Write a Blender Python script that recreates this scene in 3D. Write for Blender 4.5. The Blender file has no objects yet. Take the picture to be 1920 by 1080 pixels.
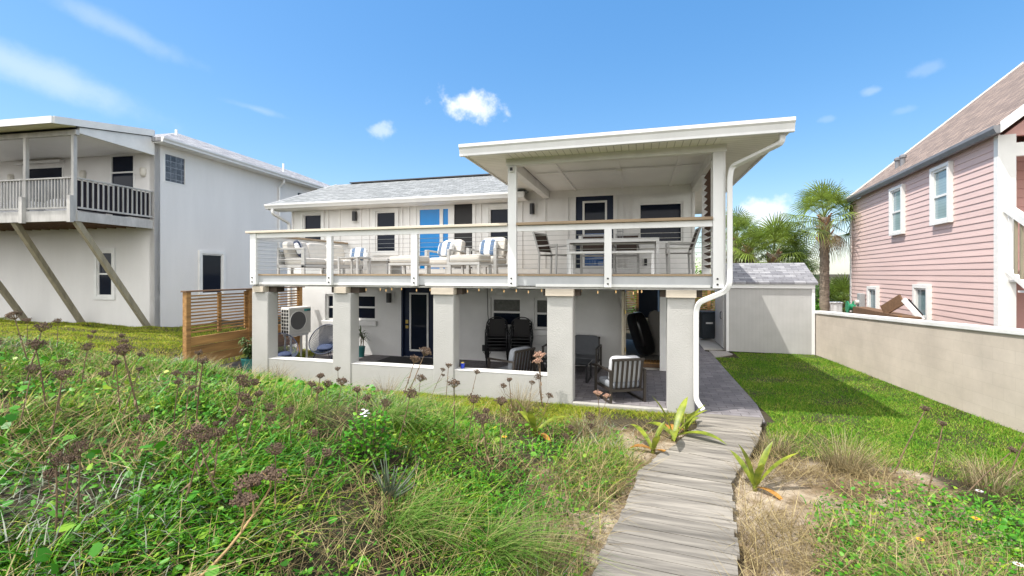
import bpy, bmesh, math, random
import numpy as np
from mathutils import Vector, Matrix
R = math.radians
random.seed(4)
rng = np.random.default_rng(7)
SC = bpy.context.scene
COL = SC.collection
EYE = 2.42

# ------------------------------------------------------------------ camera
cam = bpy.data.cameras.new('camera')
cam.sensor_width = 36.0
cam.lens = 36.0 * 853 / 1920
cam.shift_y = -27 / 1920
cam.clip_start = 0.05
cam.clip_end = 3000
co = bpy.data.objects.new('camera', cam)
COL.objects.link(co)
co.location = (0, 0, EYE)
co.rotation_euler = (R(90), 0, math.atan(240 / 853))
SC.camera = co

# ------------------------------------------------------------------ light
LD = Vector((2.12, 1.40, -4.75)).normalized()
SUN_EL = math.asin(-LD.z)
SUN_ROT = math.atan2(-LD.x, -LD.y)
SC.view_settings.view_transform = 'Standard'
SC.view_settings.look = 'None'
SC.view_settings.exposure = 1.06
SC.view_settings.gamma = 1.0
SC.view_settings.use_white_balance = True
SC.view_settings.white_balance_temperature = 6550
SC.view_settings.white_balance_tint = 10
sun = bpy.data.lights.new('sun', 'SUN')
sun.energy = 2.95
sun.angle = R(0.53)
sun.color = (1.0, 0.96, 0.90)
so = bpy.data.objects.new('sun', sun)
COL.objects.link(so)
so.rotation_euler = LD.to_track_quat('-Z', 'Y').to_euler()
so.location = (-20, -15, 40)

W = bpy.data.worlds.new('World')
SC.world = W
W.use_nodes = True


def build_world():
    nt = W.node_tree
    N, L = nt.nodes, nt.links
    bg = N['Background']
    sky = N.new('ShaderNodeTexSky')
    sky.sky_type = 'NISHITA'
    sky.sun_disc = False
    sky.sun_elevation = SUN_EL
    sky.sun_rotation = SUN_ROT
    sky.air_density = 1.0
    sky.dust_density = 0.6
    sky.ozone_density = 2.6
    sky.altitude = 0
    hs = N.new('ShaderNodeHueSaturation')
    hs.inputs['Saturation'].default_value = 1.8
    hs.inputs['Hue'].default_value = 0.504
    hs.inputs['Value'].default_value = 1.40
    gm = N.new('ShaderNodeGamma')
    gm.inputs['Gamma'].default_value = 0.56
    L.new(sky.outputs[0], gm.inputs['Color'])
    L.new(gm.outputs[0], hs.inputs['Color'])
    tc = N.new('ShaderNodeTexCoord')
    nz = N.new('ShaderNodeTexNoise')
    nz.inputs['Scale'].default_value = 16
    nz.inputs['Detail'].default_value = 7
    nz.inputs['Roughness'].default_value = 0.6
    L.new(tc.outputs['Generated'], nz.inputs['Vector'])

    def math_(op, a, b=None, c=None):
        m = N.new('ShaderNodeMath')
        m.operation = op
        for i, v in enumerate((a, b, c)):
            if v is None:
                continue
            if isinstance(v, (int, float)):
                m.inputs[i].default_value = v
            else:
                L.new(v, m.inputs[i])
        return m.outputs[0]

    def dot(v):
        m = N.new('ShaderNodeVectorMath')
        m.operation = 'DOT_PRODUCT'
        L.new(tc.outputs['Generated'], m.inputs[0])
        m.inputs[1].default_value = v
        return m.outputs['Value']
    # heading (deg, clockwise from +Y), elevation, half width, half height, roll, strength, ragged
    clouds = [(-21.2, 20.2, 3.9, 2.1, 4, 1.0, 1.0), (-31.7, 16.9, 1.7, 1.0, -10, .42, 1.3),
              (-62, 17.0, 11, 1.9, 12, .33, .42), (-57.0, 22.3, 7, 1.2, 14, .2, .5), (13.0, 6.4, 3.6, 1.9, -3, .75, 1.2),
              (26.7, 18.4, 1.7, .7, -5, .13, 1.0), (22.7, 17.5, 1.1, .5, 0, .2, 1.0), (19, 15.6, .8, .4, 0, .12, 1),
              (25, 15.2, 1.1, .5, 0, .1, 1), (22, 1.5, 9, 3.0, 0, .2, 1.3), (-45, 17.5, 4, .5, 8, .16, .6)]
    total = None
    for hd, el, hw, hh, roll, st, rag in clouds:
        h, e, ro = R(hd), R(el), R(roll)
        c = Vector((math.sin(h) * math.cos(e), math.cos(h) * math.cos(e), math.sin(e)))
        rt = Vector((math.cos(h), -math.sin(h), 0))
        up = rt.cross(c)
        r2 = rt * math.cos(ro) - up * math.sin(ro)
        u2 = rt * math.sin(ro) + up * math.cos(ro)
        a = math_('MULTIPLY', dot(r2), 1 / math.sin(R(hw)))
        d0 = math_('SUBTRACT', dot(u2), up.dot(u2) * 0)
        b = math_('MULTIPLY', d0, 1 / math.sin(R(hh)))
        rr = math_('SQRT', math_('ADD', math_('MULTIPLY', a, a), math_('MULTIPLY', b, b)))
        v = math_('SUBTRACT', 1.0, rr)
        v = math_('ADD', v, math_('MULTIPLY', math_('SUBTRACT', nz.outputs['Fac'], 0.5), 2.6 * rag))
        mr = N.new('ShaderNodeMapRange')
        mr.interpolation_type = 'SMOOTHSTEP'
        L.new(v, mr.inputs['Value'])
        mr.inputs['From Min'].default_value = -.05
        mr.inputs['From Max'].default_value = .75 if rag >= 1 else 1.0
        mr.inputs['To Max'].default_value = st
        g = math_('GREATER_THAN', dot(c), 0.5)
        o = math_('MULTIPLY', mr.outputs[0], g)
        total = o if total is None else math_('MAXIMUM', total, o)
    mx = N.new('ShaderNodeMixRGB')
    L.new(total, mx.inputs['Fac'])
    L.new(hs.outputs[0], mx.inputs['Color1'])
    mx.inputs['Color2'].default_value = (3.9, 4.05, 4.3, 1)
    # unseen bright cloud layer added behind the camera as neutral fill light
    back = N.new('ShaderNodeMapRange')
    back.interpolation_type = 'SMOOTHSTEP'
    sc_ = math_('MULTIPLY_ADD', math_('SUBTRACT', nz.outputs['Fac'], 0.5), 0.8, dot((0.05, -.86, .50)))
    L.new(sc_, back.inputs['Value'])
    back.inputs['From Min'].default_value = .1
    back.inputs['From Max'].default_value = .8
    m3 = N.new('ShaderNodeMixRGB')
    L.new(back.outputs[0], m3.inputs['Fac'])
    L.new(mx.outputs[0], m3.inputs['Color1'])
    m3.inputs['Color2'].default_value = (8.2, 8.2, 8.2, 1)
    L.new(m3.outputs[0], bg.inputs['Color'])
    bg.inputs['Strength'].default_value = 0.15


build_world()

# ------------------------------------------------------------------ materials
MATS = {}


def mat(name, col, rough=.6, var=0.0, vscale=4, bump=0.0, bscale=60, metal=0.0, spec=.5, stretch=(1, 1, 1),
        island=0.0, col2=None, transl=0.0, dist=.01):
    if name in MATS:
        return MATS[name]
    m = bpy.data.materials.new(name)
    m.use_nodes = True
    nt = m.node_tree
    N, L = nt.nodes, nt.links
    b = N['Principled BSDF']
    b.inputs['Base Color'].default_value = (*col, 1)
    b.inputs['Roughness'].default_value = rough
    b.inputs['Metallic'].default_value = metal
    b.inputs['Specular IOR Level'].default_value = spec
    tc = N.new('ShaderNodeTexCoord')
    mp = N.new('ShaderNodeMapping')
    mp.inputs['Scale'].default_value = stretch
    L.new(tc.outputs['Object'], mp.inputs['Vector'])
    last = None
    if var > 0 or col2:
        nz = N.new('ShaderNodeTexNoise')
        nz.inputs['Scale'].default_value = vscale
        nz.inputs['Detail'].default_value = 6
        nz.inputs['Roughness'].default_value = .65
        L.new(mp.outputs[0], nz.inputs['Vector'])
        rp = N.new('ShaderNodeValToRGB')
        c2 = col2 or col
        rp.color_ramp.elements[0].position = .3
        rp.color_ramp.elements[1].position = .7
        rp.color_ramp.elements[0].color = (*[max(0, c * (1 - var)) for c in c2], 1)
        rp.color_ramp.elements[1].color = (*[min(1, c * (1 + var)) for c in col], 1)
        L.new(nz.outputs['Fac'], rp.inputs[0])
        last = rp.outputs[0]
    if island > 0:
        g = N.new('ShaderNodeNewGeometry')
        hs = N.new('ShaderNodeHueSaturation')
        mr = N.new('ShaderNodeMapRange')
        mr.inputs['To Min'].default_value = 1 - island
        mr.inputs['To Max'].default_value = 1 + island
        L.new(g.outputs['Random Per Island'], mr.inputs['Value'])
        L.new(mr.outputs[0], hs.inputs['Value'])
        if last:
            L.new(last, hs.inputs['Color'])
        else:
            hs.inputs['Color'].default_value = (*col, 1)
        last = hs.outputs[0]
    if last:
        L.new(last, b.inputs['Base Color'])
    if bump > 0:
        nb = N.new('ShaderNodeTexNoise')
        nb.inputs['Scale'].default_value = bscale
        nb.inputs['Detail'].default_value = 4
        L.new(mp.outputs[0], nb.inputs['Vector'])
        bp = N.new('ShaderNodeBump')
        bp.inputs['Strength'].default_value = bump
        bp.inputs['Distance'].default_value = dist
        L.new(nb.outputs['Fac'], bp.inputs['Height'])
        L.new(bp.outputs[0], b.inputs['Normal'])
    if transl > 0:
        tr = N.new('ShaderNodeBsdfTranslucent')
        tr.inputs['Color'].default_value = (*col, 1)
        if last:
            L.new(last, tr.inputs['Color'])
        ms = N.new('ShaderNodeMixShader')
        ms.inputs[0].default_value = transl
        L.new(b.outputs[0], ms.inputs[1])
        L.new(tr.outputs[0], ms.inputs[2])
        L.new(ms.outputs[0], N['Material Output'].inputs['Surface'])
    MATS[name] = m
    return m


def brick_mat(name, c1, c2, mortar, bw, bh, ms, rough=.8, rot=(0, 0, 0), bump=.3, offset=.5, var=.25, vscale=1.2, bias=0.0, dist=.01, axes=None):
    m = bpy.data.materials.new(name)
    m.use_nodes = True
    nt = m.node_tree
    N, L = nt.nodes, nt.links
    b = N['Principled BSDF']
    b.inputs['Roughness'].default_value = rough
    tc = N.new('ShaderNodeTexCoord')
    mp = N.new('ShaderNodeMapping')
    mp.inputs['Rotation'].default_value = rot
    if axes:
        sx = N.new('ShaderNodeSeparateXYZ')
        cx = N.new('ShaderNodeCombineXYZ')
        L.new(tc.outputs['Object'], sx.inputs[0])
        L.new(sx.outputs[axes[0]], cx.inputs[0])
        L.new(sx.outputs[axes[1]], cx.inputs[1])
        L.new(cx.outputs[0], mp.inputs['Vector'])
    else:
        L.new(tc.outputs['Object'], mp.inputs['Vector'])
    br = N.new('ShaderNodeTexBrick')
    br.offset = offset
    br.inputs['Scale'].default_value = 1
    br.inputs['Color1'].default_value = (*c1, 1)
    br.inputs['Color2'].default_value = (*c2, 1)
    br.inputs['Mortar'].default_value = (*mortar, 1)
    br.inputs['Mortar Size'].default_value = ms
    br.inputs['Mortar Smooth'].default_value = .2
    br.inputs['Bias'].default_value = bias
    br.inputs['Brick Width'].default_value = bw
    br.inputs['Row Height'].default_value = bh
    L.new(mp.outputs[0], br.inputs['Vector'])
    nz = N.new('ShaderNodeTexNoise')
    nz.inputs['Scale'].default_value = vscale
    nz.inputs['Detail'].default_value = 8
    nz.inputs['Roughness'].default_value = .7
    L.new(tc.outputs['Object'], nz.inputs['Vector'])
    mr = N.new('ShaderNodeMapRange')
    mr.inputs['From Min'].default_value = .3
    mr.inputs['From Max'].default_value = .7
    mr.inputs['To Min'].default_value = 1 - var
    mr.inputs['To Max'].default_value = 1 + var
    L.new(nz.outputs['Fac'], mr.inputs['Value'])
    hs = N.new('ShaderNodeHueSaturation')
    L.new(br.outputs['Color'], hs.inputs['Color'])
    L.new(mr.outputs[0], hs.inputs['Value'])
    L.new(hs.outputs[0], b.inputs['Base Color'])
    nb = N.new('ShaderNodeTexNoise')
    nb.inputs['Scale'].default_value = 90
    L.new(tc.outputs['Object'], nb.inputs['Vector'])
    ad = N.new('ShaderNodeMath')
    ad.operation = 'MULTIPLY_ADD'
    L.new(br.outputs['Fac'], ad.inputs[0])
    ad.inputs[1].default_value = -1.0
    L.new(nb.outputs['Fac'], ad.inputs[2])
    bp = N.new('ShaderNodeBump')
    bp.inputs['Strength'].default_value = bump
    bp.inputs['Distance'].default_value = dist
    L.new(ad.outputs[0], bp.inputs['Height'])
    L.new(bp.outputs[0], b.inputs['Normal'])
    return m


def wave_mat(name, c1, c2, scale, axis='X', rough=.6, bump=.3, sharp=(.42, .5), var=.06):
    """bands: grooves, soffit vents, window blinds, fan guards"""
    m = bpy.data.materials.new(name)
    m.use_nodes = True
    nt = m.node_tree
    N, L = nt.nodes, nt.links
    b = N['Principled BSDF']
    b.inputs['Roughness'].default_value = rough
    tc = N.new('ShaderNodeTexCoord')
    sp = N.new('ShaderNodeSeparateXYZ')
    L.new(tc.outputs['Object'], sp.inputs[0])
    mu = N.new('ShaderNodeMath')
    mu.operation = 'MULTIPLY'
    L.new(sp.outputs[axis], mu.inputs[0])
    mu.inputs[1].default_value = scale
    fr = N.new('ShaderNodeMath')
    fr.operation = 'FRACT'
    L.new(mu.outputs[0], fr.inputs[0])
    pp = N.new('ShaderNodeMath')
    pp.operation = 'PINGPONG'
    L.new(fr.outputs[0], pp.inputs[0])
    pp.inputs[1].default_value = .5
    rp = N.new('ShaderNodeValToRGB')
    rp.color_ramp.elements[0].position = sharp[0]
    rp.color_ramp.elements[1].position = sharp[1]
    rp.color_ramp.elements[0].color = (*c1, 1)
    rp.color_ramp.elements[1].color = (*c2, 1)
    L.new(pp.outputs[0], rp.inputs[0])
    nz = N.new('ShaderNodeTexNoise')
    nz.inputs['Scale'].default_value = 2.5
    nz.inputs['Detail'].default_value = 6
    L.new(tc.outputs['Object'], nz.inputs['Vector'])
    mr = N.new('ShaderNodeMapRange')
    mr.inputs['From Min'].default_value = .3
    mr.inputs['From Max'].default_value = .7
    mr.inputs['To Min'].default_value = 1 - var
    mr.inputs['To Max'].default_value = 1 + var
    L.new(nz.outputs['Fac'], mr.inputs['Value'])
    hs = N.new('ShaderNodeHueSaturation')
    L.new(rp.outputs[0], hs.inputs['Color'])
    L.new(mr.outputs[0], hs.inputs['Value'])
    L.new(hs.outputs[0], b.inputs['Base Color'])
    if bump:
        bp = N.new('ShaderNodeBump')
        bp.inputs['Strength'].default_value = bump
        bp.inputs['Distance'].default_value = .01
        bp.invert = True
        L.new(pp.outputs[0], bp.inputs['Height'])
        L.new(bp.outputs[0], b.inputs['Normal'])
    return m


M = dict(
    stucco=mat('stucco', (.415, .408, .39), .9, .07, 1.3, .7, 60, dist=.012),
    wallwhite=mat('white siding', (.72, .71, .69), .65, .05, 2, .15, 40, stretch=(2, 2, .4)),
    lowerwall=mat('painted render', (.68, .675, .66), .85, .05, 1.5, .5, 70),
    trim=mat('white paint', (.70, .695, .675), .5, .09, 2.2, .05, 30),
    metalwhite=mat('white metal', (.68, .68, .67), .38, .06, 2.5, stretch=(1, 1, .4)),
    alu=mat('silver grey metal', (.43, .425, .41), .4, .04, 6),
    fascia=mat('fascia paint', (.40, .41, .42), .45, .10, 1.5, stretch=(1.5, 1, .6)),
    ceiling=mat('porch ceiling', (.80, .79, .77), .5, .05, 1.0),
    navy=mat('navy paint', (.008, .016, .042), .4, .1, 5, spec=.25),
    glass=mat('window glass', (.009, .013, .024), .05, spec=.13),
    glassblue=mat('blue film glass', (.0, .20, .55), .08, .12, 1.2, spec=.3, stretch=(3, 1, .2)),
    glassteal=mat('neighbour glass', (.16, .23, .25), .06, .1, 2, spec=.6),
    screen=mat('dark screen', (.012, .011, .012), .6),
    black=mat('black metal', (.014, .014, .016), .4, .15, 20),
    blackplastic=mat('black gloss plastic', (.008, .008, .009), .18),
    wood=mat('weathered cap wood', (.50, .44, .36), .8, .2, 6, .3, 25, stretch=(.3, 3, 3)),
    woodrail=mat('hand rail wood', (.30, .22, .14), .7, .25, 5, .2, 30, stretch=(.2, 4, 4)),
    darkbeam=mat('dark stained beam', (.07, .052, .04), .8, .25, 6, .3, 25, stretch=(.3, 3, 3)),
    fence=mat('honey stained wood', (.34, .185, .062), .7, .38, 3.5, .25, 22, stretch=(.25, 2, 4), island=.12, col2=(.25, .13, .045)),
    louvre=mat('brown louvre wood', (.13, .065, .035), .7, .25, 5, .2, 30, island=.15),
    boards=mat('grey boardwalk boards', (.235, .215, .182), .85, .32, 4.0, .5, 22, stretch=(.22, 3.2, 3), island=.22, col2=(.135, .122, .104), dist=.006),
    greywood=mat('weathered grey wood', (.42, .41, .39), .85, .22, 4, .4, 25, stretch=(1, 1, .3)),
    brace=mat('mossy timber', (.26, .23, .16), .85, .25, 4, .4, 25, stretch=(2, 2, .3)),
    lhwall=mat('neighbour stucco', (.70, .685, .665), .9, .045, .8, .7, 45, stretch=(1.5, 1.5, .3), dist=.014),
    yellowsoffit=mat('mildewed soffit', (.60, .57, .36), .8, .12, 1.5),
    cushion=mat('beige cushion cloth', (.56, .53, .48), .9, .05, 8, .15, 300),
    cushiongrey=mat('grey cushion cloth', (.10, .105, .115), .9, .08, 8, .15, 300),
    cushionlight=mat('pale grey cushion cloth', (.50, .51, .53), .9, .06, 8, .15, 300),
    cushionmid=mat('mid grey cushion cloth', (.24, .255, .28), .9, .08, 8, .15, 300),
    slingdark=mat('dark sling fabric', (.022, .02, .02), .8),
    slingbrown=mat('brown sling fabric', (.055, .036, .028), .8),
    pvc=mat('white plastic', (.80, .80, .79), .35),
    acbody=mat('condenser casing', (.74, .73, .69), .4, .03, 3),
    teal=mat('teal glaze', (.03, .16, .16), .3, .15, 6),
    tealbright=mat('teal sticker', (.02, .30, .28), .4),
    cord=mat('black cord', (.02, .02, .02), .6),
    steel=mat('cable steel', (.42, .42, .41), .35, metal=.6),
    pinktrim=mat('pale grey trim', (.72, .71, .68), .7, .06, 1.5),
    capwhite=mat('white wall coping', (.70, .70, .69), .8, .12, 1.8, .3, 40),
    blueplastic=mat('blue plastic', (.01, .04, .40), .35),
    sand=mat('sand', (.50, .42, .32), .95, .2, 5, .6, 40),
    concrete=mat('concrete', (.50, .48, .44), .9, .12, 2, .3, 60),
    gutterdark=mat('dark gutter', (.18, .18, .19), .5, .15, 3),
    bulb=mat('warm bulb glass', (.7, .5, .3), .2),
    roundlight=mat('frosted lamp', (.6, .57, .5), .4),
    bin=mat('dark bin plastic', (.035, .045, .055), .5, .1, 5),
    brown=mat('brown stained timber', (.15, .085, .045), .7, .3, 5, .2, 25, stretch=(.3, 3, 3)),
    cover=mat('white furniture cover', (.70, .71, .74), .85, .05, 3, .6, 6, dist=.05),
    meshblack=mat('black privacy mesh', (.015, .012, .02), .9),
    dryhead=mat('dry seed head', (.135, .09, .06), .95, .4, 30, island=.45, col2=(.075, .048, .03)),
    drystem=mat('dry stem', (.19, .125, .07), .9, .35, 12, col2=(.09, .06, .04)),
    pinkhead=mat('faded pink seed head', (.40, .24, .17), .95, .3, 30, island=.4),
    strap=mat('strap leaf', (.27, .30, .03), .45, .4, 6, transl=.3, col2=(.10, .19, .02)),
    strapdead=mat('browned strap leaf', (.36, .17, .03), .7, .5, 6, transl=.2),
    potleaf=mat('potted foliage', (.07, .12, .03), .45, .3, 8, island=.4, transl=.25),
    spikyleaf=mat('succulent leaf', (.075, .10, .062), .5, .25, 10),
    trunk=mat('palm trunk', (.24, .19, .145), .95, .35, 6, 1.0, 12, stretch=(1, 1, 3), dist=.04),
    palm=mat('palm leaf', (.19, .26, .045), .4, .4, 1.2, island=.45, transl=.35, spec=.6),
    palmdead=mat('dead palm frond', (.36, .27, .16), .85, .25, 4, island=.3, transl=.2),
    yellowpetal=mat('yellow petal', (.75, .42, .01), .6, transl=.2),
    whitepetal=mat('white petal', (.8, .8, .78), .6, transl=.2),
    orange=mat('orange rubber', (.75, .25, .02), .4),
    green=mat('green plastic', (.02, .25, .12), .4),
    red=mat('red brown cloth', (.22, .04, .03), .6),
    brass=mat('brass', (.55, .40, .12), .3, metal=.9),
)
M['bulb'].node_tree.nodes['Principled BSDF'].inputs['Emission Color'].default_value = (1, .62, .25, 1)
M['bulb'].node_tree.nodes['Principled BSDF'].inputs['Emission Strength'].default_value = .35
M['shingle_light'] = brick_mat('pale shingles', (.16, .17, .17), (.28, .29, .29), (.10, .105, .105), .30, .125, .012, bump=.9, var=.42, vscale=7)
M['shingle_grey'] = brick_mat('grey shingles', (.40, .40, .41), (.17, .17, .19), (.10, .10, .11), .34, .12, .010, rot=(0, 0, R(90)), bump=.5, var=.3, vscale=5)
M['shingle_shed'] = brick_mat('slate grey shingles', (.15, .15, .165), (.30, .30, .31), (.11, .11, .12), .32, .11, .008, bump=.5, var=.25, vscale=6)
M['shingle_brown'] = brick_mat('tan brown shingles', (.33, .245, .195), (.19, .14, .115), (.08, .06, .05), .30, .105, .013, rot=(0, 0, R(90)), bump=.8, var=.25, vscale=5)
M['paver'] = brick_mat('grey pavers', (.20, .185, .19), (.135, .125, .135), (.07, .065, .06), .30, .15, .006, bump=.4, var=.25, vscale=3)
M['blocks'] = brick_mat('painted block wall', (.52, .46, .39), (.50, .44, .37), (.46, .405, .34), .41, .205, .004, axes='YZ', bump=.35, var=.16, vscale=.9)
M['soffit'] = wave_mat('vented soffit', (.78, .76, .70), (.40, .38, .34), 8.0, 'X', sharp=(.42, .49))
M['soffit_side'] = wave_mat('vented soffit side', (.76, .74, .68), (.50, .48, .43), 8.0, 'Y', sharp=(.42, .49))
M['shedwall'] = wave_mat('grooved shed panel', (.43, .427, .415), (.385, .382, .37), 9.5, 'X', rough=.7, bump=.25, sharp=(.43, .5))
M['shedside'] = wave_mat('grooved shed side', (.56, .55, .52), (.42, .41, .39), 9.5, 'Y', rough=.7, bump=.4, sharp=(.43, .5))
M['blinds'] = wave_mat('window blinds', (.25, .34, .36), (.15, .21, .23), 14, 'Z', rough=.12, bump=0)
M['fanguard'] = wave_mat('fan guard', (.085, .085, .085), (.22, .22, .21), 36, 'X', rough=.5, bump=0, sharp=(.25, .5))
M['glassblock'] = brick_mat('glass blocks', (.055, .055, .06), (.10, .10, .11), (.20, .20, .21), .20, .2, .014, rough=.15, axes='YZ', offset=0, bump=.2, var=.5, vscale=14)
M['stripe'] = wave_mat('blue white striped cloth', (.70, .70, .69), (.095, .15, .245), 3.9, 'X', rough=.9, bump=0, sharp=(.29, .31))
M['stripesofa'] = wave_mat('navy white striped cloth', (.75, .75, .75), (.02, .03, .07), 4.0, 'Y', rough=.9, bump=0, sharp=(.20, .22))
M['pinkboard'] = mat('pink clapboard', (.63, .46, .42), .7, .06, 2.0, .15, 30, stretch=(1, .3, 3), island=.035)
M['pinkwall'] = mat('pink inner wall', (.62, .36, .32), .75, .04, 2)
M['deckboard'] = mat('deck boards', (.30, .25, .19), .8, .2, 5, .2, 25, stretch=(.2, 3, 3))

# ------------------------------------------------------------------ mesh builder


class MB:
    def __init__(s):
        s.v, s.f = [], []

    def add(s, vs, fs):
        o = len(s.v)
        s.v += [tuple(p) for p in vs]
        s.f += [tuple(i + o for i in f) for f in fs]
        return s

    def box(s, x0, x1, y0, y1, z0, z1):
        return s.add([(x0, y0, z0), (x1, y0, z0), (x1, y1, z0), (x0, y1, z0), (x0, y0, z1), (x1, y0, z1), (x1, y1, z1), (x0, y1, z1)],
                     [(0, 3, 2, 1), (4, 5, 6, 7), (0, 1, 5, 4), (1, 2, 6, 5), (2, 3, 7, 6), (3, 0, 4, 7)])

    def bar(s, p, q, w, h, up=(0, 0, 1)):
        p, q = Vector(p), Vector(q)
        d = (q - p).normalized()
        u = Vector(up)
        if abs(d.dot(u)) > .98:
            u = Vector((0, 1, 0))
        a = d.cross(u).normalized() * (w / 2)
        b = a.cross(d).normalized() * (h / 2)
        vs = [p - a - b, p + a - b, p + a + b, p - a + b, q - a - b, q + a - b, q + a + b, q - a + b]
        return s.add(vs, [(0, 1, 2, 3), (7, 6, 5, 4), (0, 4, 5, 1), (1, 5, 6, 2), (2, 6, 7, 3), (3, 7, 4, 0)])

    def tube(s, path, r, n=7, r1=None, closed=False):
        path = [Vector(p) for p in path]
        k = len(path)
        rings = []
        ref = None
        for i, p in enumerate(path):
            if closed:
                t = path[(i + 1) % k] - path[i - 1]
            else:
                t = path[min(i + 1, k - 1)] - path[max(i - 1, 0)]
            t.normalize()
            if ref is None:
                ref = Vector((0, 0, 1)) if abs(t.z) < .9 else Vector((1, 0, 0))
            a = (ref - t * ref.dot(t)).normalized()
            ref = a
            b = t.cross(a)
            rr = r if r1 is None else r + (r1 - r) * i / (k - 1)
            rings.append([p + (a * math.cos(2 * math.pi * j / n) + b * math.sin(2 * math.pi * j / n)) * rr for j in range(n)])
        vs = [q for ring in rings for q in ring]
        fs = []
        for i in range(k if closed else k - 1):
            i2 = (i + 1) % k
            for j in range(n):
                j2 = (j + 1) % n
                fs.append((i * n + j, i * n + j2, i2 * n + j2, i2 * n + j))
        if not closed:
            fs.append(tuple(reversed(range(n))))
            fs.append(tuple((k - 1) * n + j for j in range(n)))
        return s.add(vs, fs)

    def lathe(s, prof, n=20, c=(0, 0, 0), a0=0, sx=1, sy=1):
        vs, fs = [], []
        for r, z in prof:
            for j in range(n):
                a = 2 * math.pi * j / n + a0
                vs.append((c[0] + r * math.cos(a) * sx, c[1] + r * math.sin(a) * sy, c[2] + z))
        for i in range(len(prof) - 1):
            for j in range(n):
                j2 = (j + 1) % n
                fs.append((i * n + j, i * n + j2, (i + 1) * n + j2, (i + 1) * n + j))
        fs.append(tuple(reversed(range(n))))
        fs.append(tuple((len(prof) - 1) * n + j for j in range(n)))
        return s.add(vs, fs)

    def prism(s, poly, z0, z1):
        n = len(poly)
        vs = [(x, y, z0) for x, y in poly] + [(x, y, z1) for x, y in poly]
        fs = [tuple(reversed(range(n))), tuple(range(n, 2 * n))]
        fs += [(i, (i + 1) % n, n + (i + 1) % n, n + i) for i in range(n)]
        return s.add(vs, fs)

    def prism_x(s, poly, x0, x1):
        n = len(poly)
        vs = [(x0, y, z) for y, z in poly] + [(x1, y, z) for y, z in poly]
        fs = [tuple(reversed(range(n))), tuple(range(n, 2 * n))]
        fs += [(i, (i + 1) % n, n + (i + 1) % n, n + i) for i in range(n)]
        return s.add(vs, fs)

    def prism_y(s, poly, y0, y1):
        n = len(poly)
        vs = [(x, y0, z) for x, z in poly] + [(x, y1, z) for x, z in poly]
        fs = [tuple(range(n)), tuple(reversed(range(n, 2 * n)))]
        fs += [(i, n + i, n + (i + 1) % n, (i + 1) % n) for i in range(n)]
        return s.add(vs, fs)

    def puff(s, c, size, e=.32, nu=16, nv=10, rot=None):
        """soft cushion: superquadric"""
        sg = lambda t, p: math.copysign(abs(t) ** p, t)
        vs, fs = [], []
        for i in range(nv + 1):
            ph = -math.pi / 2 + math.pi * i / nv
            for j in range(nu):
                th = 2 * math.pi * j / nu + math.pi / nu
                p = Vector((size[0] / 2 * sg(math.cos(ph), e) * sg(math.cos(th), e), size[1] / 2 * sg(math.cos(ph), e) * sg(math.sin(th), e),
                            size[2] / 2 * sg(math.sin(ph), e * 1.5)))
                if rot:
                    p = rot @ p
                vs.append(Vector(c) + p)
        for i in range(nv):
            for j in range(nu):
                j2 = (j + 1) % nu
                fs.append((i * nu + j, i * nu + j2, (i + 1) * nu + j2, (i + 1) * nu + j))
        return s.add(vs, fs)

    def wall(s, x0, x1, z0, z1, y0, y1, holes):
        """wall in the XZ plane, y0 outer face, y1 inner, with reveals round the holes"""
        xs = sorted({x0, x1, *[h[0] for h in holes], *[h[1] for h in holes]})
        zs = sorted({z0, z1, *[h[2] for h in holes], *[h[3] for h in holes]})
        for i in range(len(xs) - 1):
            for j in range(len(zs) - 1):
                a, b, c, d = xs[i], xs[i + 1], zs[j], zs[j + 1]
                mx, mz = (a + b) / 2, (c + d) / 2
                if any(h[0] < mx < h[1] and h[2] < mz < h[3] for h in holes):
                    continue
                s.add([(a, y0, c), (b, y0, c), (b, y0, d), (a, y0, d)], [(0, 1, 2, 3)])
                s.add([(a, y1, c), (b, y1, c), (b, y1, d), (a, y1, d)], [(3, 2, 1, 0)])
        for h in holes:
            a, b, c, d = h[:4]
            for p, q in (((a, c), (a, d)), ((a, d), (b, d)), ((b, d), (b, c)), ((b, c), (a, c))):
                s.add([(p[0], y0, p[1]), (q[0], y0, q[1]), (q[0], y1, q[1]), (p[0], y1, p[1])], [(0, 1, 2, 3)])
        for p, q in (((x0, z0), (x0, z1)), ((x0, z1), (x1, z1)), ((x1, z1), (x1, z0)), ((x1, z0), (x0, z0))):
            s.add([(p[0], y0, p[1]), (q[0], y0, q[1]), (q[0], y1, q[1]), (p[0], y1, p[1])], [(3, 2, 1, 0)])
        return s

    def xf(s, m):
        s.v = [tuple(m @ Vector(p)) for p in s.v]
        return s

    def build(s, name, material, parent=None, bevel=0, seg=2, smooth=False, world=False):
        me = bpy.data.meshes.new(name)
        vs = s.v
        if world and parent is not None:
            o = Vector((0, 0, 0))
            q = parent
            while q is not None:
                o += q.location
                q = q.parent
            vs = [(a - o.x, b - o.y, c - o.z) for a, b, c in vs]
        me.from_pydata(vs, [], s.f)
        me.update()
        if smooth:
            me.polygons.foreach_set('use_smooth', [True] * len(me.polygons))
        me.materials.append(M[material] if isinstance(material, str) else material)
        ob = bpy.data.objects.new(name, me)
        COL.objects.link(ob)
        if parent is not None:
            ob.parent = parent
        if bevel:
            b = ob.modifiers.new('bevel', 'BEVEL')
            b.width = bevel
            b.segments = seg
            b.limit_method = 'ANGLE'
            b.harden_normals = False
        return ob


def tag(o, label=None, cat=None, group=None, kind=None):
    if label:
        o['label'] = label
    if cat:
        o['category'] = cat
    if group:
        o['group'] = group
    if kind:
        o['kind'] = kind
    return o


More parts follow.
